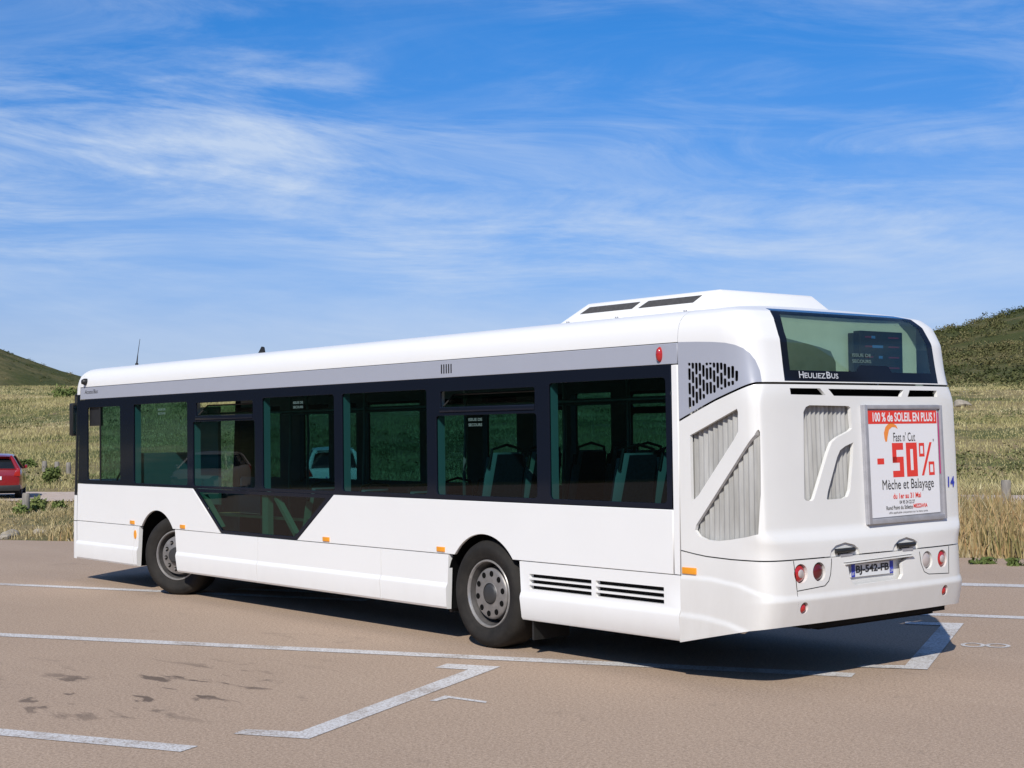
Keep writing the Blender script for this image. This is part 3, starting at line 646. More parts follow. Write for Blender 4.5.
pt_('Rond Point du Stiletto', .195, .898, .575, .935, M_pblack, .01)
pt_('MEZZAVIA', .585, .893, .79, .93, M_pred, .03)
pt_('offre applicable uniquement sur le menu carte', .23, .953, .79, .978, M_pblack, 0)
text('fleet_number', '14', (0, 0, .105, .085), (tail_x(1.03, 1.46) + .006, 1.03, 1.43), (Vector((tail_x(1.13, 1.46), 1.13, 0)) - Vector((tail_x(1.03, 1.46), 1.03, 0))).normalized(), (0, 0, 1), M_blue, BUS, bold=.03)
b = B().box(2.47, 2.615, flank_y(2.54, .86) - .012, flank_y(2.54, .86) + .01, .825, .875); P(b, 'side_marker_light', M_orange, bevel=.004)

# --- near and far side panels
def arch(cx, ax_, az, z0, zc=.47, n=22):
    t0 = math.asin((z0 - zc) / az); return [(cx + ax_ * math.cos(t), zc + az * math.sin(t)) for t in np.linspace(math.pi - t0, t0, n)]
RA = arch(-.015, .54, .545, .812); FA = arch(-6.50, .545, .55, .812)
xf = lambda z: np.interp(z, [.3, .8, 1.3, 2.43, 2.6], [-8.90, -8.90, -8.87, -8.79, -8.77])
ZT = 1.308
for sg in (-1, 1):
    Y = sg * 1.25
    front = [(xf(.812), .812)] + FA + [(-4.885, .812), (-5.565, ZT), (xf(ZT), ZT)]
    rear = [(-3.205, .812)] + RA + [(2.368, .812), (2.368, ZT), (-2.475, ZT)]
    plate('side_panel', front, [], Y, sg, M_white, BUS); plate('side_panel', rear, [], Y, sg, M_white, BUS)
    plate('corner_post', [(2.378, .812), (2.442, .812), (2.442, 2.428), (2.378, 2.428)], [], Y, sg, M_white, BUS)
    plate('roof_trim', [(xf(2.437), 2.437), (2.442, 2.437), (2.442, 2.597), (xf(2.597), 2.597)], [], sg * 1.247, sg, M_grey, BUS)
    # skirts: a profile run along the side
    def skirt(x0, x1, e0=0, e1=0):
        pr_ = [(1.25, .806), (1.25, .545), (1.256, .535), (1.268, .505), (1.270, .49), (1.258, .325), (1.245, .305), (1.20, .302), (1.20, .806)]
        b = B(); vs = []
        for x, e in ((x0, e0), (x1, e1)):
            for y, z in pr_: vs.append((x + e * (z - .3), sg * y, z))
        n = len(pr_); b.add(vs, [tuple(range(n)), tuple(range(2 * n - 1, n - 1, -1))] + [(i, (i + 1) % n, (i + 1) % n + n, i + n) for i in range(n)])
        return P(b, 'skirt_panel', M_white, sharp=14)
    skirt(-8.895, -7.147); skirt(-7.137, -7.05, 0, .12); skirt(-5.945, -4.035, -.14, 0); skirt(-4.025, -1.635); skirt(-1.625, -.56, 0, .06); g = skirt(.53, 2.440, -.06, 0)
    if sg < 0:
        b = B()
        for x0, x1 in ((.63, 1.425), (1.475, 2.262)):
            for zc_ in (.688, .639, .590): b.prism(rrect(x0, x1, zc_ - .017, zc_ + .017, .006, 2), 'y', -1.5, -1.0)
        carve(g, b); b = B().box(.6, 2.3, -1.17, -1.14, .54, .74); P(b, 'grille_backing', mat('brown_grille_back', (.10, .075, .06), .8), g, flat=True)  # dark brown plate set behind the skirt slots
        for x in (.63, 1.475):
            b = B()
            for zc_ in (.664, .614): b.box(x, x + .79, -1.215, -1.20, zc_ - .012, zc_ + .012)
# roof: a profile run along the bus
prof = PROF
prof = prof + [(-y, z) for y, z in prof[-2::-1]]
b = B(); A = [[(x + (0 if x > -8 else .05 * max(0, (z - 2.6) / .3)), -y, z) for y, z in prof] for x in (-8.765, -8.2, -4, 0, 2.449)]; b.grid(A)
b.grid([[(x, -y * .97, z - .045) for y, z in prof] for x in (2.449, -8.76)]); P(b, 'roof', M_white, sharp=40)
b = B(); b.grid([[(x, -y * .992, 2.6 + (z - 2.6) * .95) for y, z in prof] for x in (2.40, 2.50)]); P(b, 'panel_joint', M_gap, sharp=60)
P(B().box(2.425, 2.475, -1.232, -1.19, .33, 2.62), 'panel_joint', M_gap, flat=True)

# front cap
FXZ = [.3, .8, 1.3, 2.43, 2.6, 2.75, 2.83, 2.91]; FDX = [0, 0, .03, .12, .14, .20, .27, .5]
def front_curve(z, n=40):
    d = np.interp(z, FXZ, FDX); hw = np.interp(z, ZH, HW); k = 1.0
    pts = np.array([(-8.905, 1.25), (-9.02, 1.242), (-9.11, 1.185), (-9.165, 1.03), (-9.225, .6), (-9.25, 0)]); pts = pts * [1, hw / 1.25] + [d, 0]
    Q = np.vstack([2 * pts[0] - pts[1], pts, [[pts[-2][0], -pts[-2][1]]]]); out = []
    for a in np.linspace(0, 5, n):
        i = min(int(a), 4); f = a - i; p0_, p1, p2, p3 = Q[i:i + 4]
        out.append(.5 * (2 * p1 + (p2 - p0_) * f + (2 * p0_ - 5 * p1 + 4 * p2 - p3) * f * f + (3 * p1 - p0_ - 3 * p2 + p3) * f ** 3))
    h = np.array(out); h[-1, 1] = 0; return np.vstack([h * [1, -1], h[-2::-1]])
def front_piece(name, zs, mats, c0=0, c1=None, parent=BUS):
    A = []
    for z in zs:
        c = front_curve(z); c = c[c0:c1]; A.append([(q[0], q[1], z) for q in c])
    return P(B().grid(A), name, mats, parent, sharp=50)
front_piece('front_bumper', np.linspace(.30, .80, 6), M_white)
front_piece('front_panel', np.linspace(.81, 1.15, 5), M_white)
ws = front_piece('windscreen', np.linspace(1.155, 2.50, 8), G_clear, 14, -14)
front_piece('front_pillar', np.linspace(1.155, 2.50, 8), M_frit, 0, 15); front_piece('front_pillar', np.linspace(1.155, 2.50, 8), M_frit, -15, None)
front_piece('front_dome', [2.505, 2.55, 2.6, 2.65, 2.7, 2.75, 2.79, 2.82, 2.84, 2.86, 2.88, 2.895, 2.905], M_white)

# --- window bands
near_panes = [(-7.15, -5.69, 1.345, 2.335), (-5.55, -4.085, 1.345, 2.095), (-3.92, -2.46, 1.345, 2.335), (-2.315, -.85, 1.35, 2.335), (-.705, .75, 1.355, 2.085), (.915, 2.31, 1.355, 2.335)]
hoppers = [(-5.47, -4.125, 2.15, 2.315), (-.635, .73, 2.15, 2.31)]
far_panes = [(-8.50, -7.62, .9, 2.24), (-7.10, -6.36, 1.30, 2.24), (-6.15, -5.70, .62, 2.24), (-5.52, -4.30, .62, 2.30), (-3.95, -3.36, 1.34, 2.16), (-3.06, -2.44, 1.34, 2.16), (-2.15, -1.66, 1.34, 2.16), (-1.52, -.89, 1.34, 2.33), (-.66, .55, 1.34, 2.10), (-.66, .55, 2.17, 2.30), (.75, 2.2, 1.34, 2.3)]
def band(sg, holes):
    bot = 1.313
    return plate('window_band', [(xf(bot), bot), (2.366, bot), (2.366, 2.432), (xf(2.43), 2.432)], holes, sg * 1.249, sg, M_frit, BUS, th=.022, bev=.002)
driver = (-8.555, -7.54, 1.365, 2.325)
nb = band(-1, [rrect(*p, .035) for p in near_panes] + [rrect(*p, .02) for p in hoppers] + [rrect(*driver, .04)])
fb = band(1, [rrect(*p, .035) for p in far_panes if p[2] > 1.32 or p[0] > 9] + [rrect(-7.10, -6.36, 1.34, 2.24, .03), rrect(-8.50, -7.62, 1.34, 2.24, .03), rrect(-6.15, -5.70, 1.34, 2.24, .03), rrect(-5.52, -4.30, 1.34, 2.30, .03)])
def pane(sg, x0, x1, z0, z1, parent, g=G_side, y=1.2345):
    return P(B().box(x0 - .03, x1 + .03, sg * y, sg * (y - .0), z0 - .03, z1 + .03) if False else B().add([(x0 - .02, sg * y, z0 - .02), (x1 + .02, sg * y, z0 - .02), (x1 + .02, sg * y, z1 + .02), (x0 - .02, sg * y, z1 + .02)], [(0, 1, 2, 3)]), 'window_pane', g, parent, flat=True, fix=False)
for p in near_panes: pane(-1, *p, nb)
for p in far_panes: pane(1, p[0], p[1], max(p[2], 1.34), p[3], fb)
pane(-1, -8.17, -7.54, 1.365, 2.325, nb)
b = B().box(-8.19, -8.165, -1.24, -1.225, 1.365, 2.325); P(b, 'sliding_pane_edge', M_black, nb, flat=True)
b = B().box(-8.56, -8.16, -1.215, -1.205, 2.08, 2.33); P(b, 'sun_blind', M_black, nb, flat=True)
for x0, x1, z0, z1 in hoppers:      # flap tilted inwards at the top
    b = B(); b.add([(x0 + .02, -1.228, z0 + .02), (x1 - .02, -1.228, z0 + .02), (x1 - .02, -1.105, z1 - .03), (x0 + .02, -1.105, z1 - .03)], [(0, 1, 2, 3)]); f_ = P(b, 'hopper_flap', G_low, nb, flat=True, fix=False)
    b = B(); b.box(x0, x1, -1.258, -1.222, z0 - .035, z0 + .012); P(b, 'hopper_rail', M_frit, nb, bevel=.004)
    b = B(); b.tube([(x0 + .02, -1.226, z0 + .02), (x0 + .02, -1.105, z1 - .03)], .008, 6); b.tube([(x1 - .02, -1.226, z0 + .02), (x1 - .02, -1.105, z1 - .03)], .008, 6); b.tube([(x0 + .02, -1.105, z1 - .03), (x1 - .02, -1.105, z1 - .03)], .009, 6); P(b, 'hopper_frame', M_black, nb)
for x, z in ((-6.48, 2.245), (-3.28, 2.255), (-.22, 2.03)):
    for r_, s_ in enumerate(('ISSUE DE', 'SECOURS')): text('window_sticker', s_, (0, 0, .20, .026), (x, -1.2352, z - .048 * r_), (1, 0, 0), (0, 0, 1), M_sticker, nb, bold=.02)
# dark glass below the band
tri = [(-5.545, ZT + .002), (-4.868, .815), (-3.225, .815), (-2.495, ZT + .002)]
tri_in = [(-5.43, 1.27), (-4.85, .845), (-3.255, .845), (-2.63, 1.27)]
for sg, par in ((-1, nb), (1, fb)):
    lg = plate('low_window', tri, [tri_in] if sg < 0 else [], sg * 1.248, sg, M_frit, BUS, th=.02, bev=.002)
    if sg < 0:
        P(B().add([(x, -1.236, z) for x, z in [(-5.5, 1.3), (-4.86, .82), (-3.24, .82), (-2.55, 1.3)]], [(0, 1, 2, 3)]), 'window_pane', G_low, lg, flat=True, fix=False)
        b = B()
        for (xa, za), (xb_, zb_) in (((-5.36, 1.22), (-4.93, .86)), ((-3.72, 1.26), (-3.30, .86))): P(B().tube([(xa, -1.19, za), (xb_, -1.19, zb_)], .04, 4), 'inner_brace', M_shell, lg, flat=True)
        b.box(-3.98, -3.86, -1.22, -1.15, .82, 1.30); P(b, 'inner_brace', M_shell, lg, flat=True)
# small marks on the side
for x in (-7.18, -5.81, -2.62, -.64):
    b = B().box(x - .06, x + .06, -1.262, -1.245, .828, .872); P(b, 'side_marker_light', M_orange, bevel=.004)
b = B().prism(ellipse(-7.10, .70, .035, .055, 16), 'y', -1.258, -1.245); P(b, 'side_reflector', M_orange)
b = B().lathe([(0, .03), (.018, .026), (.024, .01), (.026, -.004)], (0, 0, 0), 'y', 16, sign=-1); b.v = [(2.255 + x * 1.1, -1.248 + y, 2.515 + z * 2.4) for x, y, z in b.v]; P(b, 'roof_marker_light', M_red, sharp=60)
b = B()
for i in range(5): b.box(-.615 + i * .037, -.60 + i * .037, -1.2485, -1.2465, 2.475, 2.56)
P(b, 'trim_vent', M_gap, flat=True)
b = B().lathe([(0, .075), (.03, .065), (.045, .03), (.045, -.01)], (-8.60, -1.238, 2.672), 'y', 16, sign=-1); P(b, 'corner_marker_light', M_black, sharp=60)
text('model_lettering', "Access'Bus", (0, 0, .42, .055), (-8.64, -1.2475, 2.51), (1, 0, 0), (0, 0, 1), M_pblack, BUS, shear=.3)
b = B().tube([(-8.10, -.75, 2.88), (-8.10, -.75, 2.91)], .022, 10); b.tube([(-8.10, -.75, 2.90), (-8.07, -.75, 3.02)], .012, 6, r1=.006); b.tube([(-8.07, -.75, 3.02), (-8.0, -.75, 3.23)], .005, 5, r1=.003); P(b, 'antenna', M_black)
b = B().prism([(-4.80, 2.87), (-4.66, 2.87), (-4.68, 2.945), (-4.71, 2.955)], 'y', -.80, -.77); P(b, 'roof_fin', M_black, bevel=.006)
# mirror at the front corner
mb = B(); mb.box(-9.19, -9.09, -1.24, -1.05, 1.95, 2.40); MI = P(mb, 'wing_mirror', M_black, bevel=.03)
P(B().box(-9.089, -9.085, -1.22, -1.07, 1.98, 2.37), 'mirror_glass', G_mirror, MI, flat=True)
P(B().tube([(-9.14, -1.15, 2.38), (-9.15, -1.15, 2.50), (-9.08, -1.12, 2.54), (-8.92, -1.05, 2.54)], .022, 8), 'mirror_arm', M_black, MI)

# roof unit
def hexa(b, lo, hi, z0, z1, m=0):
    vs = [(*p, z0) for p in lo] + [(*p, z1) for p in hi]; return b.add(vs, [(3, 2, 1, 0), (4, 5, 6, 7), (0, 1, 5, 4), (1, 2, 6, 5), (2, 3, 7, 6), (3, 0, 4, 7)], m)
ZR = 2.865
AXN = [(.40, .72), (.68, 3.045)]
b = B(); hexa(b, [(.42, -.74), (2.44, -.74), (2.44, .74), (.42, .74)], [(.70, -.585), (2.29, -.585), (2.29, .56), (.70, .56)], ZR, 3.06)
AC = P(b, 'air_conditioning_unit', M_white, bevel=.03)
def acside(t, x):  # point on the sloped near face
    return (x, -.74 + .155 * t, ZR + .195 * t)
for x0, x1 in ((.70, 1.40), (1.44, 2.12)):
    b = B(); q = [acside(.50, x0 - .02), acside(.50, x1 - .06), acside(.79, x1), acside(.79, x0 + .06)]
    nrm = Vector((0, -.195, .155)).normalized(); q = [Vector(v) for v in q]
    b.add([v - nrm * .01 for v in q] + [v + nrm * .004 for v in q], [(3, 2, 1, 0), (4, 5, 6, 7), (0, 1, 5, 4), (1, 2, 6, 5), (2, 3, 7, 6), (3, 0, 4, 7)])
    P(b, 'intake_grille', mat('intake_grey', (.075, .072, .07), .7, noise=.3, nscale=30), AC, flat=True)
for x in (.78, 1.4, 2.2):
    P(B().lathe([(0, .012), (.014, .01), (.016, 0)], (x, -.90, 2.872), 'z', 12), 'roof_bolt', M_alu, AC)

# underbody, floor, inner walls
b = B(); b.box(-8.85, 2.0, -.80, .80, .30, .335)
for x0, x1 in ((-8.85, -7.12), (-5.88, -.64), (.62, 2.0)): b.box(x0, x1, -1.17, 1.17, .305, .33)
b.box(2.0, 3.2, -1.1, 1.1, .47, .56); b.box(2.35, 3.28, -.75, .95, .43, .47)
for x0, x1 in ((-8.8, -7.12), (-5.88, -.64), (.62, 2.4)): b.box(x0, x1, -1.19, -1.165, .32, .8); b.box(x0, x1, 1.165, 1.19, .32, .8)
b.box(-1.0, 1.9, -.6, .6, .20, .30); P(b, 'underbody', M_dark, flat=True)
b = B(); b.box(1.0, 3.2, -.55, .9, .40, .47); b.box(2.2, 2.9, -.2, .6, .36, .42); P(b, 'engine_sump', M_dark, flat=True)
for cx, rx_ in ((0, .585), (-6.46, .66)):
    for sg in (-1, 1):
        b = B(); n = 20; A = []
        for y in (1.235, .78): A.append([(cx + rx_ * math.cos(t), sg * y, .45 + .60 * math.sin(t)) for t in np.linspace(-.25, math.pi + .25, n)])
        b.grid(A); b.add([(cx + rx_ * math.cos(t), sg * .78, .45 + .60 * math.sin(t)) for t in np.linspace(-.25, math.pi + .25, n)], [tuple(range(n))])
        P(b, 'wheel_arch_liner', M_gap, sharp=50)
b = B(); b.box(-8.8, -.9, -.74, .74, .34, .36); b.box(-8.8, -7.15, -1.19, 1.19, .345, .362); b.box(-5.85, -.9, -1.19, 1.19, .345, .362); b.box(-.9, 2.42, -.76, .76, .70, .74); b.box(-.9, -.62, -1.19, 1.19, .71, .742); b.box(.62, 2.42, -1.19, 1.19, .71, .742); b.box(-.62, .62, -1.19, 1.19, 1.075, 1.09)
b.box(-.92, -.9, -1.19, 1.19, .36, .70)
for cx in (-6.5,):
    for sg in (-1, 1): b.box(cx - .65, cx + .65, sg * .74, sg * .76, .36, 1.08); b.box(cx - .65, cx + .65, sg * .74, sg * 1.2, 1.075, 1.09)
P(b, 'cabin_floor', M_floor, flat=True)
b = B(); b.box(-8.7, 2.42, -1.19, 1.19, 2.44, 2.47); P(b, 'cabin_ceiling', M_ceiling, flat=True)
b = B(); b.box(2.385, 2.42, -1.19, 1.19, .74, 2.44); P(b, 'rear_bulkhead', M_lining, flat=True)
b = B()
for x0, x1, z0 in ((-8.8, -7.15, .82), (-7.15, -5.85, 1.08), (-5.85, -5.62, .82), (-2.42, -.62, .82), (-.62, .6, 1.08), (.6, 2.38, .82)): P(B().box(x0, x1, -1.215, -1.195, z0, 1.335), 'cabin_lining', M_lining, flat=True)
for q in ((-8.8, 2.38, 1.195, 1.215, 1.08, 1.335), (-8.7, 2.38, 1.14, 1.215, 2.33, 2.44), (-8.7, 2.38, -1.215, -1.14, 2.345, 2.44)): P(B().box(*q), 'cabin_lining', M_ceiling, flat=True)
b = B()
for x0, x1 in ((-7.54, -7.15), (-5.69, -5.55), (-4.085, -3.92), (-2.46, -2.315), (-.85, -.705), (.75, .915), (2.31, 2.385)): P(B().box(x0, x1, -1.222, -1.145, 1.30, 2.40), 'window_pillar', M_shell, flat=True)
fpx = sorted([(p[0], p[1]) for p in far_panes if p[3] > 2.11]); b = B()
for (a0, a1), (c0, c1) in zip(fpx[:-1], fpx[1:]): 
    if c0 - a1 > .02: P(B().box(a1, c0, 1.15, 1.222, 1.30, 2.40), 'window_pillar', M_ceiling, flat=True)

# wheels
def wheel(cx, sg, rear, steer=0, yc=1.195):
    root = bpy.data.objects.new('wheel', None); link(root, BUS); root.location = (cx, sg * yc, .482); root.rotation_euler = (0, 0, steer)
    k = sg
    w_ = .29
    b = B(); b.lathe([(.292, -.030), (.300, .004), (.318, .020), (.335, .032), (.352, .034), (.358, .039), (.40, .046), (.425, .044), (.430, .039), (.452, .030), (.468, .012), (.479, -.014), (.483, -.05), (.483, -w_ + .05), (.462, -w_ + .015), (.43, -w_), (.30, -w_)], (0, 0, 0), 'y', 72, sign=k)
    t = b.build('tyre', M_tyre, root, sharp=50)
    b = B()
    if rear:
        b.lathe([(.308, .004), (.300, .016), (.290, .016), (.284, .004), (.282, -.006)], (0, 0, 0), 'y', 64, m=3, sign=k); b.lathe([(.282, -.006), (.274, -.035), (.266, -.055), (.262, -.12), (.258, -.16), (.238, -.165), (.233, -.09), (.229, -.03)], (0, 0, 0), 'y', 64, m=2, sign=k)
        b.lathe([(.229, -.03), (.228, -.028), (.218, -.016), (.205, -.012), (.10, -.012), (.095, -.008)], (0, 0, 0), 'y', 64, sign=k)
    else:
        b.lathe([(.308, .004), (.300, .016), (.290, .016), (.284, .004), (.282, -.006)], (0, 0, 0), 'y', 64, m=3, sign=k); b.lathe([(.282, -.006), (.276, -.035), (.268, -.08), (.262, -.11), (.242, -.11), (.239, -.05)], (0, 0, 0), 'y', 64, m=2, sign=k)
        b.lathe([(.239, -.05), (.228, -.010), (.205, .002), (.13, .006), (.120, .012), (.10, .018)], (0, 0, 0), 'y', 64, sign=k)
    off = -.0105 if rear else .005
    for i in range(10):
        t_ = 2 * math.pi * (i + .3) / 10; rr = .180 if rear else .168
        b.lathe([(0, .002), (.0255 if rear else .021, .002), (.027, -.001)], (rr * math.cos(t_), k * off, rr * math.sin(t_)), 'y', 16, m=1, sign=k)
        if not rear: b.lathe([(0, .03), (.012, .028), (.014, 0)], (rr * math.cos(t_), k * off, rr * math.sin(t_)), 'y', 6, sign=k)
    rim = b.build('rim', [M_rim, M_gap, M_dish_shade, M_lip], root, sharp=35)
    b = B()
    if rear: b.lathe([(0, .012), (.066, .010), (.080, .003), (.090, -.010), (.110, -.014)], (0, k * -.005, 0), 'y', 40, sign=k)
    else: b.lathe([(0, .075), (.07, .07), (.088, .05), (.098, .012), (.104, 0)], (0, k * .01, 0), 'y', 40, sign=k)
    b.build('hub_cap', M_hub, root, sharp=40)
    b = B().box(-.05, .05, -k * .9, -k * .17, -.05, .05); b.build('axle', M_dark, root, flat=True)
wheel(0, -1, True); wheel(0, 1, True); wheel(-6.21, -1, False, R(27), 1.12); wheel(-6.40, 1, False, R(27), 1.12)
b = B(); b.box(.60, .625, -1.20, -.80, .13, .42); P(b, 'mud_flap', M_black); b = B(); b.box(.60, .625, .80, 1.20, .13, .42); P(b, 'mud_flap', M_black)
b = B(); b.box(-.66, -.62, -1.15, -1.06, .26, .44); P(b, 'brake_pipe', M_hub, bevel=.01)

# seats and rails
def seat(x, y, zf, rz=0):
    b = B(); W2 = .225
    A = []
    for i, (dx, dz) in enumerate([(.30, .40), (.12, .40), (.0, .43), (-.05, .55), (-.10, .80), (-.145, 1.0)]):
        w_ = W2 * (1 if i < 4 else (.97 if i == 4 else .80)); A.append([(-dx, t * w_, zf + dz + (.0)) for t in np.linspace(-1, 1, 7)])
    A2 = [[(p[0] + (.035 if abs(q) < 3 else .0), p[1], p[2] - .03 * (i < 2)) for q, p in zip(range(-3, 4), r)] for i, r in enumerate(A)]
    b.grid(A); b.grid(A2)
    s = B(); 
    o = b.build('passenger_seat', M_shell, BUS, sharp=50); o.location = (x, y, 0); o.rotation_euler = (0, 0, rz)
    c = B(); c.add([(.080, -.185, zf + .50), (.080, .185, zf + .50), (.186, .155, zf + .985), (.186, -.155, zf + .985)], [(0, 1, 2, 3)]); c.v = [(v[0] + .02, v[1], v[2]) for v in c.v]
    c.prism([(-.30, zf + .42), (-.02, zf + .44), (.03, zf + .52), (.11, zf + .95), (.08, zf + .96), (-.03, zf + .52), (-.30, zf + .46)], 'y', -.18, .18)
    cc = c.build('seat_cushion', M_fabric, o, flat=True)
    h = B(); h.tube([(.13, -.20, zf + .86), (.15, -.17, zf + 1.03), (.15, 0, zf + 1.07), (.15, .17, zf + 1.03), (.13, .20, zf + .86)], .014, 6); h.build('grab_handle', M_black, o)
    l = B(); l.box(-.15, -.08, -.10, .10, zf, zf + .41); l.build('seat_base', M_dark, o, flat=True)
for x, zf in ((1.52, .74), (-.20, .74), (-1.5, .36), (-2.35, .36), (-3.3, .36)):
    for y in ((-.93, -.47) if zf > .5 else (-.93,)): seat(x, y, zf)
for x, zf in ((1.95, .74), (1.1, .74), (.2, .74), (-.6, .74), (-1.9, .36), (-2.8, .36)):
    for y in (.47, .93): seat(x, y, zf)
seat(-7.75, -.75, .52)
for x, y, z0 in ((-1.1, -.62, .36), (-2.9, -.60, .36), (-4.6, -.5, .36), (-4.9, .75, .36), (-3.6, .75, .36), (-6.0, .6, .36), (.85, -.28, .74), (1.55, .28, .74), (-.05, -.25, .74), (-7.0, .5, .36)):
    b = B().tube([(x, y, z0), (x, y, 1.5), (x + .03, y, 1.9), (x + .01, y * .98, 2.44)], .017, 8); P(b, 'handrail', M_pole)
for y in (-.55, .55):
    b = B().tube([(-6.5, y, 2.2), (2.2, y, 2.2)], .016, 8); P(b, 'handrail', M_pole)
b = B(); b.box(-5.4, -2.6, -1.12, -1.09, 1.0, 1.03); P(b, 'handrail', M_pole, flat=True)
b = B(); b.box(-7.25, -7.2, -1.15, -.25, .4, 1.72); b.box(-8.1, -7.25, -.29, -.25, .4, 1.30); P(b, 'cab_partition', M_lining, flat=True)
b = B(); b.prism([(-8.95, .5), (-8.35, .5), (-8.35, 1.15), (-8.5, 1.33), (-8.95, 1.36)], 'y', -1.15, .4); P(b, 'dashboard', M_black, bevel=.02)
b = B(); n = 28; b.tube([(-8.22 + .10 * math.sin(t), -.75 + .23 * math.cos(t), 1.36 + .2 * math.sin(t)) for t in np.linspace(0, 2 * math.pi, n)], .014, 6); b.tube([(-8.5, -.75, 1.2), (-8.22, -.75, 1.36)], .03, 8); P(b, 'steering_wheel', M_black)
b = B(); b.box(-7.15, -6.6, -.35, -.31, 1.05, 2.3); P(b, 'ticket_machine_post', M_lining, flat=True)

# ------------------------------------------------------------------ vegetation
def island_material(name, stops, rough=.8, rnd=.5, nscale=.25):
    m = bpy.data.materials.new(name); m.use_nodes = True; nt = m.node_tree; N = nt.nodes; L = nt.links; b = N['Principled BSDF']
    b.inputs['Roughness'].default_value = rough; b.inputs['Specular IOR Level'].default_value = .2
    geo = N.new('ShaderNodeNewGeometry'); rp = N.new('ShaderNodeValToRGB'); no = N.new('ShaderNodeTexNoise'); no.inputs['Scale'].default_value = nscale; no.inputs['Detail'].default_value = 4
    L.new(geo.outputs['Position'], no.inputs['Vector'])
    ma = N.new('ShaderNodeMath'); ma.operation = 'MULTIPLY_ADD'; L.new(geo.outputs['Random Per Island'], ma.inputs[0]); ma.inputs[1].default_value = rnd
    mr = N.new('ShaderNodeMapRange'); mr.inputs[1].default_value = .3; mr.inputs[2].default_value = .7; mr.inputs[4].default_value = 1 - rnd; L.new(no.outputs[0], mr.inputs[0]); L.new(mr.outputs[0], ma.inputs[2])
    L.new(ma.outputs[0], rp.inputs[0]); el = rp.color_ramp.elements
    while len(el) < len(stops): el.new(.5)
    for e, (p, c) in zip(el, stops): e.position = p; e.color = (*c, 1)
    L.new(rp.outputs[0], b.inputs['Base Color']); return m
M_dry = island_material('dry_grass_blades', [(0, (.16, .14, .050)), (.3, (.30, .235, .11)), (.65, (.42, .34, .18)), (1, (.56, .49, .31))])
M_tall = island_material('tall_dry_grass_blades', [(0, (.10, .12, .040)), (.25, (.22, .19, .08)), (.45, (.40, .30, .14)), (.6, (.37, .23, .11)), (.75, (.44, .36, .20)), (1, (.64, .57, .42))], nscale=.9)
M_hillg = island_material('hillside_grass_blades', [(0, (.17, .18, .062)), (.35, (.31, .28, .12)), (.7, (.47, .41, .21)), (1, (.62, .56, .36))], nscale=.12, rnd=.38)
M_leaf = island_material('bush_leaves', [(0, (.060, .090, .022)), (.5, (.115, .150, .042)), (1, (.19, .22, .075))])
M_leaf2 = island_material('shrub_leaves', [(0, (.065, .085, .026)), (.4, (.12, .135, .05)), (.75, (.19, .185, .08)), (1, (.28, .25, .14))], rnd=.4, nscale=.2)
M_scrub = island_material('scrub_leaves', [(0, (.022, .032, .010)), (.3, (.045, .058, .018)), (.55, (.095, .10, .036)), (.8, (.19, .16, .075)), (1, (.28, .22, .13))], nscale=.05, rnd=.16)
M_stem = mat('dry_stem', (.12, .09, .05), .9, noise=.3)
M_wood = mat('weathered_post_wood', (.30, .275, .24), .9, noise=.45, nscale=18, streak=True, bump=.3, bscale=60)
M_rock = mat('pale_rock', (.40, .35, .28), .9, noise=.35, nscale=6, bump=.5, bscale=14)
VD = np.array([-0.774255, 0.632048]) / math.hypot(.774255, .632048)
def in_wedge(X, Y, a=26):
    dx = X - CAM[0]; dy = Y - CAM[1]; d = np.hypot(dx, dy); return (dx * VD[0] + dy * VD[1]) / d > math.cos(R(a))
def blades(name, U, S, H, W_, m, lean=.45, seg=2):
    """bent grass blades, one island each"""
    n = len(U); X, Y = xy(U, S); Z = hgt(U, S) - .02
    a = rng.uniform(0, 6.283, n); cx, sx = np.cos(a), np.sin(a); l = rng.uniform(.05, 1, n) * lean * H; la = rng.uniform(0, 6.283, n); lx, ly = np.cos(la) * l, np.sin(la) * l
    wx, wy = cx * W_ / 2, sx * W_ / 2
    if seg == 2:
        V = np.empty((n, 5, 3))
        V[:, 0] = np.stack([X - wx, Y - wy, Z], 1); V[:, 1] = np.stack([X + wx, Y + wy, Z], 1)
        V[:, 2] = np.stack([X + wx * .8 + lx * .35, Y + wy * .8 + ly * .35, Z + H * .6], 1); V[:, 3] = np.stack([X - wx * .8 + lx * .35, Y - wy * .8 + ly * .35, Z + H * .6], 1)
        V[:, 4] = np.stack([X + lx, Y + ly, Z + H], 1)
        k = np.arange(n)[:, None] * 5
        loops = np.concatenate([k, k + 1, k + 2, k + 3, k + 3, k + 2, k + 4], 1).ravel(); ls = (np.arange(n)[:, None] * 7 + [0, 4]).ravel(); lt = np.tile([4, 3], n)
        nv = 5
    else:
        V = np.empty((n, 3, 3)); V[:, 0] = np.stack([X - wx, Y - wy, Z], 1); V[:, 1] = np.stack([X + wx, Y + wy, Z], 1); V[:, 2] = np.stack([X + lx, Y + ly, Z + H], 1)
        loops = np.arange(n * 3); ls = np.arange(n) * 3; lt = np.full(n, 3); nv = 3
    return raw(name, V.reshape(-1, 3), loops, ls, lt, m)
def raw(name, V, loops, ls, lt, m, parent=None):
    me = bpy.data.meshes.new(name); me.vertices.add(len(V)); me.vertices.foreach_set('co', V.astype(np.float32).ravel())
    me.loops.add(len(loops)); me.loops.foreach_set('vertex_index', loops.astype(np.int32)); me.polygons.add(len(ls)); me.polygons.foreach_set('loop_start', ls.astype(np.int32))
    me.polygons.foreach_set('loop_total', lt.astype(np.int32)); me.update(calc_edges=True); me.validate(); me.materials.append(m)
    o = bpy.data.objects.new(name, me); link(o, parent); return o
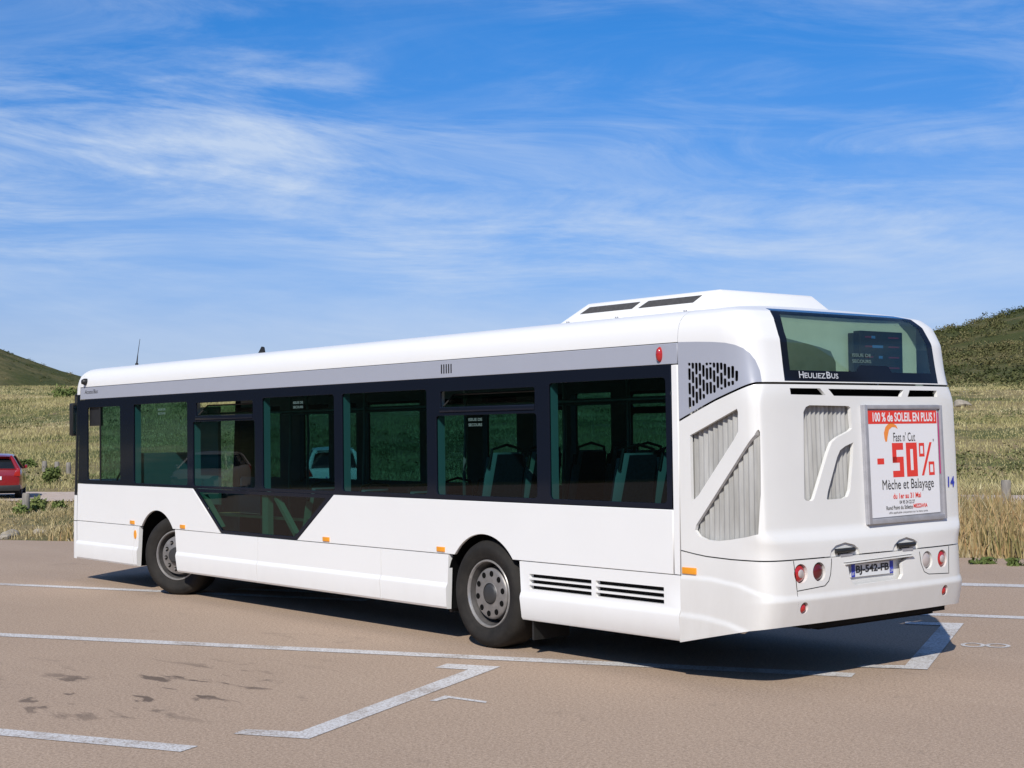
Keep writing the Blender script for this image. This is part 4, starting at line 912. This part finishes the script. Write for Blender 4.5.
def field(n, u0, u1, s0, s1, a=25):
    U = rng.uniform(u0, u1, n); S = rng.uniform(s0, s1, n); X, Y = xy(U, S); k = in_wedge(X, Y, a); return U[k], S[k]
def pn(U, S, f, ph=0): return .5 + .25 * np.sin(U * f + 1.3 * np.sin(S * f * .8 + ph) + ph) + .25 * np.sin(S * f * 1.25 + 1.7 * np.sin(U * f * .6 + 2 * ph))
# strip between the car park and the path: low on the left, tall on the right
U, S = field(150000, -34, 2, .05, 14.3); k = rng.random(len(U)) < .08 + .8 * pn(U, S, .9) * pn(U, S, 2.3, 2); U, S = U[k], S[k]
H = rng.uniform(.05, .17, len(U)) * (.6 + .8 * pn(U, S, 1.6, 2)); o = blades('dry_grass', U, S, H, rng.uniform(.010, .022, len(U)), M_dry, 1.2); o['kind'] = 'stuff'
U, S = field(130000, 1, 32, .02, 13.5); k = rng.random(len(U)) < .3 + .7 * pn(U, S, 1.1, 4); U, S = U[k], S[k]
H = rng.uniform(.30, 1.0, len(U)) * (.45 + .75 * pn(U, S, 1.9, 1)) * sst(0, .5, S + .15) * (.55 + .45 * sst(1, 6, U)) * (1 - .45 * sst(4, 9, S)); o = blades('tall_dry_grass', U, S, H, rng.uniform(.010, .026, len(U)) * (1 + .6 * pn(U, S, 3, 2)), M_tall, .62); o['kind'] = 'stuff'
# seed heads on the tall grass
k = (rng.random(len(U)) < .25) & (S < 6); o = blades('grass_seed_heads', U[k], S[k], H[k] * rng.uniform(.9, 1.25, k.sum()), rng.uniform(.02, .045, k.sum()), M_dry, .3, 1); o['kind'] = 'stuff'
# hillside grass
U, S = field(1500000, -95, 45, 21.4, 118, 23); k = rng.random(len(U)) < (.12 + .88 * pn(U, S, .23, 3) ** .7 * (.35 + .65 * pn(U, S, .9, 1))) * (1 - .4 * sst(60, 110, S)) * .75; U, S = U[k], S[k]
H = rng.uniform(.06, .26, len(U)) * (.45 + .9 * pn(U, S, .31, 1)); o = blades('hillside_grass', U, S, H, rng.uniform(.014, .034, len(U)) * (1 + S / 60), M_hillg, .9, 1); o['kind'] = 'stuff'
# leaf clumps
def leaf_cloud(centres, radii, nleaf, size, flat=.75):
    """random leaf quads through the volume of each clump"""
    Vs = []
    for c, r in zip(centres, radii):
        d = rng.normal(size=(nleaf, 3)); d /= np.linalg.norm(d, axis=1, keepdims=True)
        rad = r * rng.uniform(.35, 1.05, nleaf) ** .6 * (1 + .12 * np.sin(d[:, 0] * 5 + c[0]) + .1 * np.sin(d[:, 1] * 7 + c[1])); q = d * rad[:, None]; q[:, 2] = np.abs(q[:, 2]) * flat if flat else q[:, 2]
        t = rng.normal(size=(nleaf, 3)); t /= np.linalg.norm(t, axis=1, keepdims=True); b_ = np.cross(t, d); b_ /= np.linalg.norm(b_, axis=1, keepdims=True) + 1e-9
        sz = size * rng.uniform(.6, 1.4, nleaf)[:, None] * (r / max(radii)) ** .3
        p = q + np.asarray(c); Vs.append(np.stack([p - t * sz, p - b_ * sz * .45, p + t * sz, p + b_ * sz * .45], 1))
    V = np.concatenate(Vs).reshape(-1, 3); n = len(V) // 4
    return V, np.arange(n * 4), np.arange(n) * 4, np.full(n, 4)
# scrub on the far hills: reads as one mass
def scrub_field(n, u0, u1, s0, s1, dens, rmin, rmax, nleaf, lf=.16, a=24):
    U, S = field(n, u0, u1, s0, s1, a); k = rng.random(len(U)) < dens(U, S); U, S = U[k], S[k]; X, Y = xy(U, S); Z = hgt(U, S)
    r = rng.uniform(rmin, rmax, len(U)) * (.6 + .9 * rng.random(len(U)) ** 2)
    return leaf_cloud(np.stack([X, Y, Z - .15 * r], 1), r, nleaf, (rmin + rmax) * lf)
o = raw('hillside_scrub', *scrub_field(4600, -70, 60, 96, 290, lambda u, s: sst(98, 112, s + 6 * np.sin(u * .13)) * sst(-62, -40, u) * (sst(.25, .6, pn(u, s, .085, 1)) * (.35 + .65 * pn(u, s, .3, 2))), .8, 2.0, 130, .075), M_scrub); o['kind'] = 'stuff'
o = raw('distant_scrub', *scrub_field(3600, -330, -110, 130, 330, lambda u, s: (.1 + .6 * pn(u, s, .06, 2)), .5, 1.1, 44, .10), M_scrub); o['kind'] = 'stuff'
o = raw('low_green_shrubs', *scrub_field(7000, -90, 40, 23, 112, lambda u, s: sst(.46, .80, pn(u, s, .21, 5)) * (.1 + .7 * pn(u, s, .75, 2)), .28, 1.0, 70, .07), M_leaf2); o['kind'] = 'stuff'

def bush(name, u, s, r, h, nleaf, label, cat, size=.07, group=None):
    x, y, z = P3(u, s); root = empty(name, (x, y, z)); tag(root, label, cat, group)
    cs = [(rng.normal() * r * .45, rng.normal() * r * .45, h * rng.uniform(.15, .6)) for _ in range(6)]
    raw('foliage', *leaf_cloud(cs, [r * rng.uniform(.45, .75) for _ in cs], nleaf, size, 0), M_leaf, root)
    b = B()
    for c in cs: b.tube([(0, 0, -.05), (c[0] * .6, c[1] * .6, c[2] * .6), c], .02, 5, r1=.006)
    b.build('stem', M_stem, root)
def at_px(px, py, r):   # a direction in the photograph measured as bearing; the thing stands on the ground r metres off
    d = np.array([_f[i] + _r[i] * (px - 512) / 1506.44 - _u[i] * (py - 384) / 1506.44 for i in range(3)]); d2 = d[:2] / np.hypot(d[0], d[1])
    X = CAM[0] + d2[0] * r; Y = CAM[1] + d2[1] * r; return us(X, Y)
bush('roadside_bush', *at_px(53, 480, 61.5), .30, .85, 130, 'rounded green bush just behind the pale path, between red car and bus', 'bush', .10)
bush('verge_weed', *at_px(35, 500, 41.5), .30, .34, 110, 'broad leafy green weed hugging the short wooden post beside the path', 'weed', .07)
bush('verge_weed', *at_px(18, 502, 40.5), .24, .22, 80, 'low leafy green weed at the left edge, left of the wooden post by the path', 'weed', .06)
bush('verge_weed', *at_px(57, 499, 42.0), .22, .20, 70, 'small leafy green weed right of the wooden post, nearest the bus front', 'weed', .06)
bush('verge_weed', *at_px(984, 554, 22.2), .13, .12, 45, 'low dark green weed under the tall dry grass beside the bus tail', 'weed', .045)
bush('verge_weed', *at_px(1012, 556, 22.0), .12, .10, 40, 'low green weed at the right edge, where tall grass meets asphalt', 'weed', .045)
bush('hillside_bush', *at_px(64, 397, 138), 1.3, .30, 170, 'dark green bush at the skyline of the dry slope, left of the bus mirror', 'bush', .16)
bush('hillside_bush', *at_px(28, 465, 75), .35, .45, 90, 'small green bush on the dry slope just above the red car', 'bush', .11)

def post(u, s, h, w, label, tilt=(0, 0)):
    x, y, z = P3(u, s); b = B(); n = 10; prof_ = [(w * .5, -.15), (w * .49, h * .5), (w * .48, h - .03), (w * .40, h), (0, h + .004)]
    b.lathe(prof_, (0, 0, 0), 'z', n); b.v = [(v[0] * (1 + .06 * math.sin(v[2] * 9 + v[1] * 30)), v[1], v[2]) for v in b.v]
    o = b.build('wooden_post', M_wood, sharp=40); o.location = (x, y, z); o.rotation_euler = (*tilt, random.uniform(0, 6)); tag(o, label, 'post', 'short weathered posts along the path')
post(*at_px(25.5, 497, 40.8), .52, .20, 'short grey wooden post standing in green weeds in front of the red car', (.03, .02))
post(*at_px(1006, 497, 41.5), .55, .26, 'thick grey wooden post behind the tall dry grass, right of the bus tail', (.02, -.02))
for px, r, t in ((44.5, 71, 'leftmost of the three far grey posts on the slope behind the green bush'), (57, 70, 'middle one of the three far grey posts on the slope behind the green bush'), (68.5, 69, 'far grey post on the slope nearest the front of the bus')):
    post(*at_px(px, 468, r), .50, .22, t)
def rock(px, py, r, size, label, group=None, flat=.55):
    u, s = at_px(px, py, r); x, y, z = P3(u, s); bm = bmesh.new(); bmesh.ops.create_icosphere(bm, subdivisions=3, radius=1)
    sd = rng.uniform(0, 6, 3)
    for v in bm.verts:
        c = v.co; k = 1 + .18 * math.sin(c.x * 3 + sd[0]) + .14 * math.sin(c.y * 4 + sd[1]) + .1 * math.sin(c.z * 5 + c.x * 3 + sd[2])
        v.co = Vector((c.x * k * size, c.y * k * size * .8, max(c.z * k * size * flat, -size * .2)))
    me = bpy.data.meshes.new('rock'); bm.to_mesh(me); bm.free(); me.materials.append(M_rock); finish(me, 30); o = bpy.data.objects.new('rock', me); link(o); o.location = (x, y, z + size * .1); o.rotation_euler = (0, 0, rng.uniform(0, 6))
    tag(o, label, 'rock', group)
rock(3, 537, 31, .16, 'pale rock on the asphalt edge at the far left, nearest the photo edge', 'pale rocks by the car park edge')
rock(11, 536, 31.4, .20, 'largest pale rock on the grass verge at the far left', 'pale rocks by the car park edge')
rock(39.5, 535, 31.6, .15, 'small pale rock on the asphalt edge below the wooden post', 'pale rocks by the car park edge')
rock(962, 412, 95, .55, 'pale boulder on the grassy hillside right of the bus rear window', None, .5)

# ------------------------------------------------------------------ parked cars
def car(x, y, rz, paint, label, z=0., plate_txt=None, suv=0.):
    root = empty('parked_car', (x, y, z), rz); tag(root, label, 'car')
    def PT(b, name, m, par=root, **k): return b.build(name, m, par, **k)
    # body shell: stations along x (front +), each a half section (y,z)
    hgt_ = 1.41 + suv
    st = [(-2.02, .70, .34, .80), (-1.98, .80, .28, .92), (-1.85, .855, .24, .98), (-1.2, .875, .22, .99), (0, .88, .22, .96), (1.0, .875, .22, .93), (1.6, .84, .24, .84), (1.92, .76, .28, .72), (2.03, .62, .34, .62)]
    A = []
    for X, w, z0, z1 in st:
        h = z1 - z0; half = [(w * .86, z0), (w * .97, z0 + .1 * h), (w, z0 + .35 * h), (w, z0 + .6 * h), (w * .985, z0 + .82 * h), (w * .93, z1 - .02), (w * .85, z1), (w * .4, z1 + .012)]
        A.append([(X, -yy, zz) for yy, zz in half] + [(X, yy, zz) for yy, zz in half[::-1]])
    b = B(); b.grid(A); n = len(A[0]); b.add(A[0], [tuple(range(n))]); b.add(A[-1], [tuple(range(n))])
    body = PT(b, 'body', paint, sharp=38)
    wb = B()
    for wx in (-1.26, 1.28):
        for sg in (-1, 1): wb.prism(ellipse(wx, .31, .36, .36, 24), 'y', sg * .5, sg * 1.1)
    carve(body, wb)
    # greenhouse: glass volume and the painted roof with its pillars
    rz_ = hgt_
    G = [(-1.90, .70, .95), (-1.62, .615, rz_ - .07), (-1.2, .605, rz_ - .03), (.1, .60, rz_ - .03), (.35, .60, rz_ - .06), (1.15, .70, .93)]
    gb = B(); gl_ = []
    for X, w, zz in G: gl_.append([(X, -.80 if zz < 1 else -w - .0, zz), (X, .80 if zz < 1 else w, zz)])
    vs = [(-1.90, -.76, .95), (-1.90, .76, .95), (1.15, .78, .92), (1.15, -.78, .92), (-1.62, -.52, rz_ - .06), (-1.62, .52, rz_ - .06), (.35, .54, rz_ - .05), (.35, -.54, rz_ - .05)]
    gb.add(vs, [(0, 1, 2, 3), (4, 7, 6, 5), (0, 4, 5, 1), (1, 5, 6, 2), (2, 6, 7, 3), (3, 7, 4, 0)]); PT(gb, 'window_glass', mat('car_window_glass', (.012, .014, .016), .04, spec=.6), bevel=.03)
    rb = B(); R_ = []
    for X, w, zz, dz in ((-1.78, .50, rz_ - .05, .0), (-1.70, .545, rz_ - .035, .012), (-1.2, .58, rz_ - .0, .035), (-.4, .60, rz_ + .012, .04), (.2, .58, rz_ - .015, .035), (.42, .54, rz_ - .06, .0)):
        R_.append([(X, -w, zz - .05), (X, -w * .97, zz - .005), (X, -w * .6, zz + dz * .6), (X, 0, zz + dz), (X, w * .6, zz + dz * .6), (X, w * .97, zz - .005), (X, w, zz - .05)])
    rb.grid(R_); rb.grid([[(p[0], p[1] * .98, p[2] - .05) for p in r] for r in R_]); PT(rb, 'roof', paint, sharp=50)
    for sg in (-1, 1):
        pb = B(); pb.tube([(-1.92, sg * .77, .92), (-1.86, sg * .70, 1.05), (-1.76, sg * .60, rz_ - .16), (-1.66, sg * .53, rz_ - .055)], .085, 8, r1=.05); PT(pb, 'rear_pillar', paint)
        pb = B(); pb.tube([(1.15, sg * .78, .92), (.38, sg * .55, rz_ - .06)], .035, 6); PT(pb, 'front_pillar', paint)
        pb = B(); pb.tube([(-.35, sg * .80, .95), (-.42, sg * .57, rz_ - .05)], .04, 4); PT(pb, 'door_pillar', M_black)
        tb = B(); tb.prism([(sg * .62, .74), (sg * .83, .72), (sg * .82, .98), (sg * .74, .98), (sg * .66, .84)], 'x', -2.035, -1.80); PT(tb, 'tail_light', mat('car_tail_light', (.35, .015, .012), .2, coat=.5), bevel=.015)
        hb = B(); hb.prism([(sg * .45, .60), (sg * .74, .62), (sg * .78, .72), (sg * .55, .70)], 'x', 1.80, 2.02); PT(hb, 'headlight', M_clear_and_glint, bevel=.015)
        mb_ = B(); mb_.box(.78, .95, sg * .84, sg * .93, .93, 1.05); PT(mb_, 'door_mirror', paint, bevel=.03)
        for wx in (-1.26, 1.28):
            w_ = bpy.data.objects.new('wheel', None); link(w_, root); w_.location = (wx, sg * .80, .31)
            t = B(); t.lathe([(.20, .03), (.215, .05), (.29, .045), (.31, .02), (.31, -.15), (.28, -.17), (.2, -.17)], (0, 0, 0), 'y', 28, sign=sg); t.build('tyre', M_tyre, w_, sharp=40)
            t = B(); t.lathe([(0, .03), (.05, .035), (.12, .02), (.2, .04), (.21, .045)], (0, 0, 0), 'y', 28, sign=sg); t.build('rim', M_rim, w_, sharp=40)
    bb = B(); bb.prism([(-.80, .26), (.80, .26), (.84, .34), (.82, .44), (-.82, .44), (-.84, .34)], 'x', -2.06, -1.86); PT(bb, 'rear_bumper', M_black, bevel=.02)
    bb = B(); bb.box(-1.95, 1.9, -.80, .80, .18, .27); PT(bb, 'underside', M_dark, flat=True)
    bb = B(); bb.prism([(-.62, 1.0), (.62, 1.0), (.52, rz_ - .12), (-.52, rz_ - .12)], 'x', 0, .012); bb.v = [(-1.935 + (v[2] - .95) * .62 / 1.0, v[1], v[2]) for v in bb.v]
    bb = B(); bb.box(-2.045, -2.03, -.26, .26, .62, .73); pl_ = PT(bb, 'licence_plate', M_plate, flat=True)
    bb = B(); bb.box(-2.047, -2.044, .215, .26, .62, .73); PT(bb, 'plate_band', M_blue, pl_, flat=True)
    return root
P_red = mat('red_car_paint', (.23, .012, .015), .25, coat=.8)
P_white = mat('white_car_paint', (.80, .80, .80), .3, coat=.5)
P_beige = mat('beige_car_paint', (.50, .43, .36), .3, coat=.5)
def ground_at(px, r): u, s = at_px(px, 440, r); return xy(u, s)
x, y = ground_at(-3, 53.0); va = math.atan2(y - CAM[1], x - CAM[0]); car(x, y, va - .06, P_red, 'dark red hatchback seen from behind, parked on the pale path at the left edge')
x, y = ground_at(331, 45.5); va = math.atan2(y - CAM[1], x - CAM[0]); car(x, y, va + .05, P_white, 'white car seen through the middle windows of the bus, parked on the path beyond', suv=.12)
x, y = -33.0, -16.0; car(x, y, math.atan2(8.3, 15.4) + .25, P_beige, 'beige car seen only as a reflection in the bus window above the dark triangle')
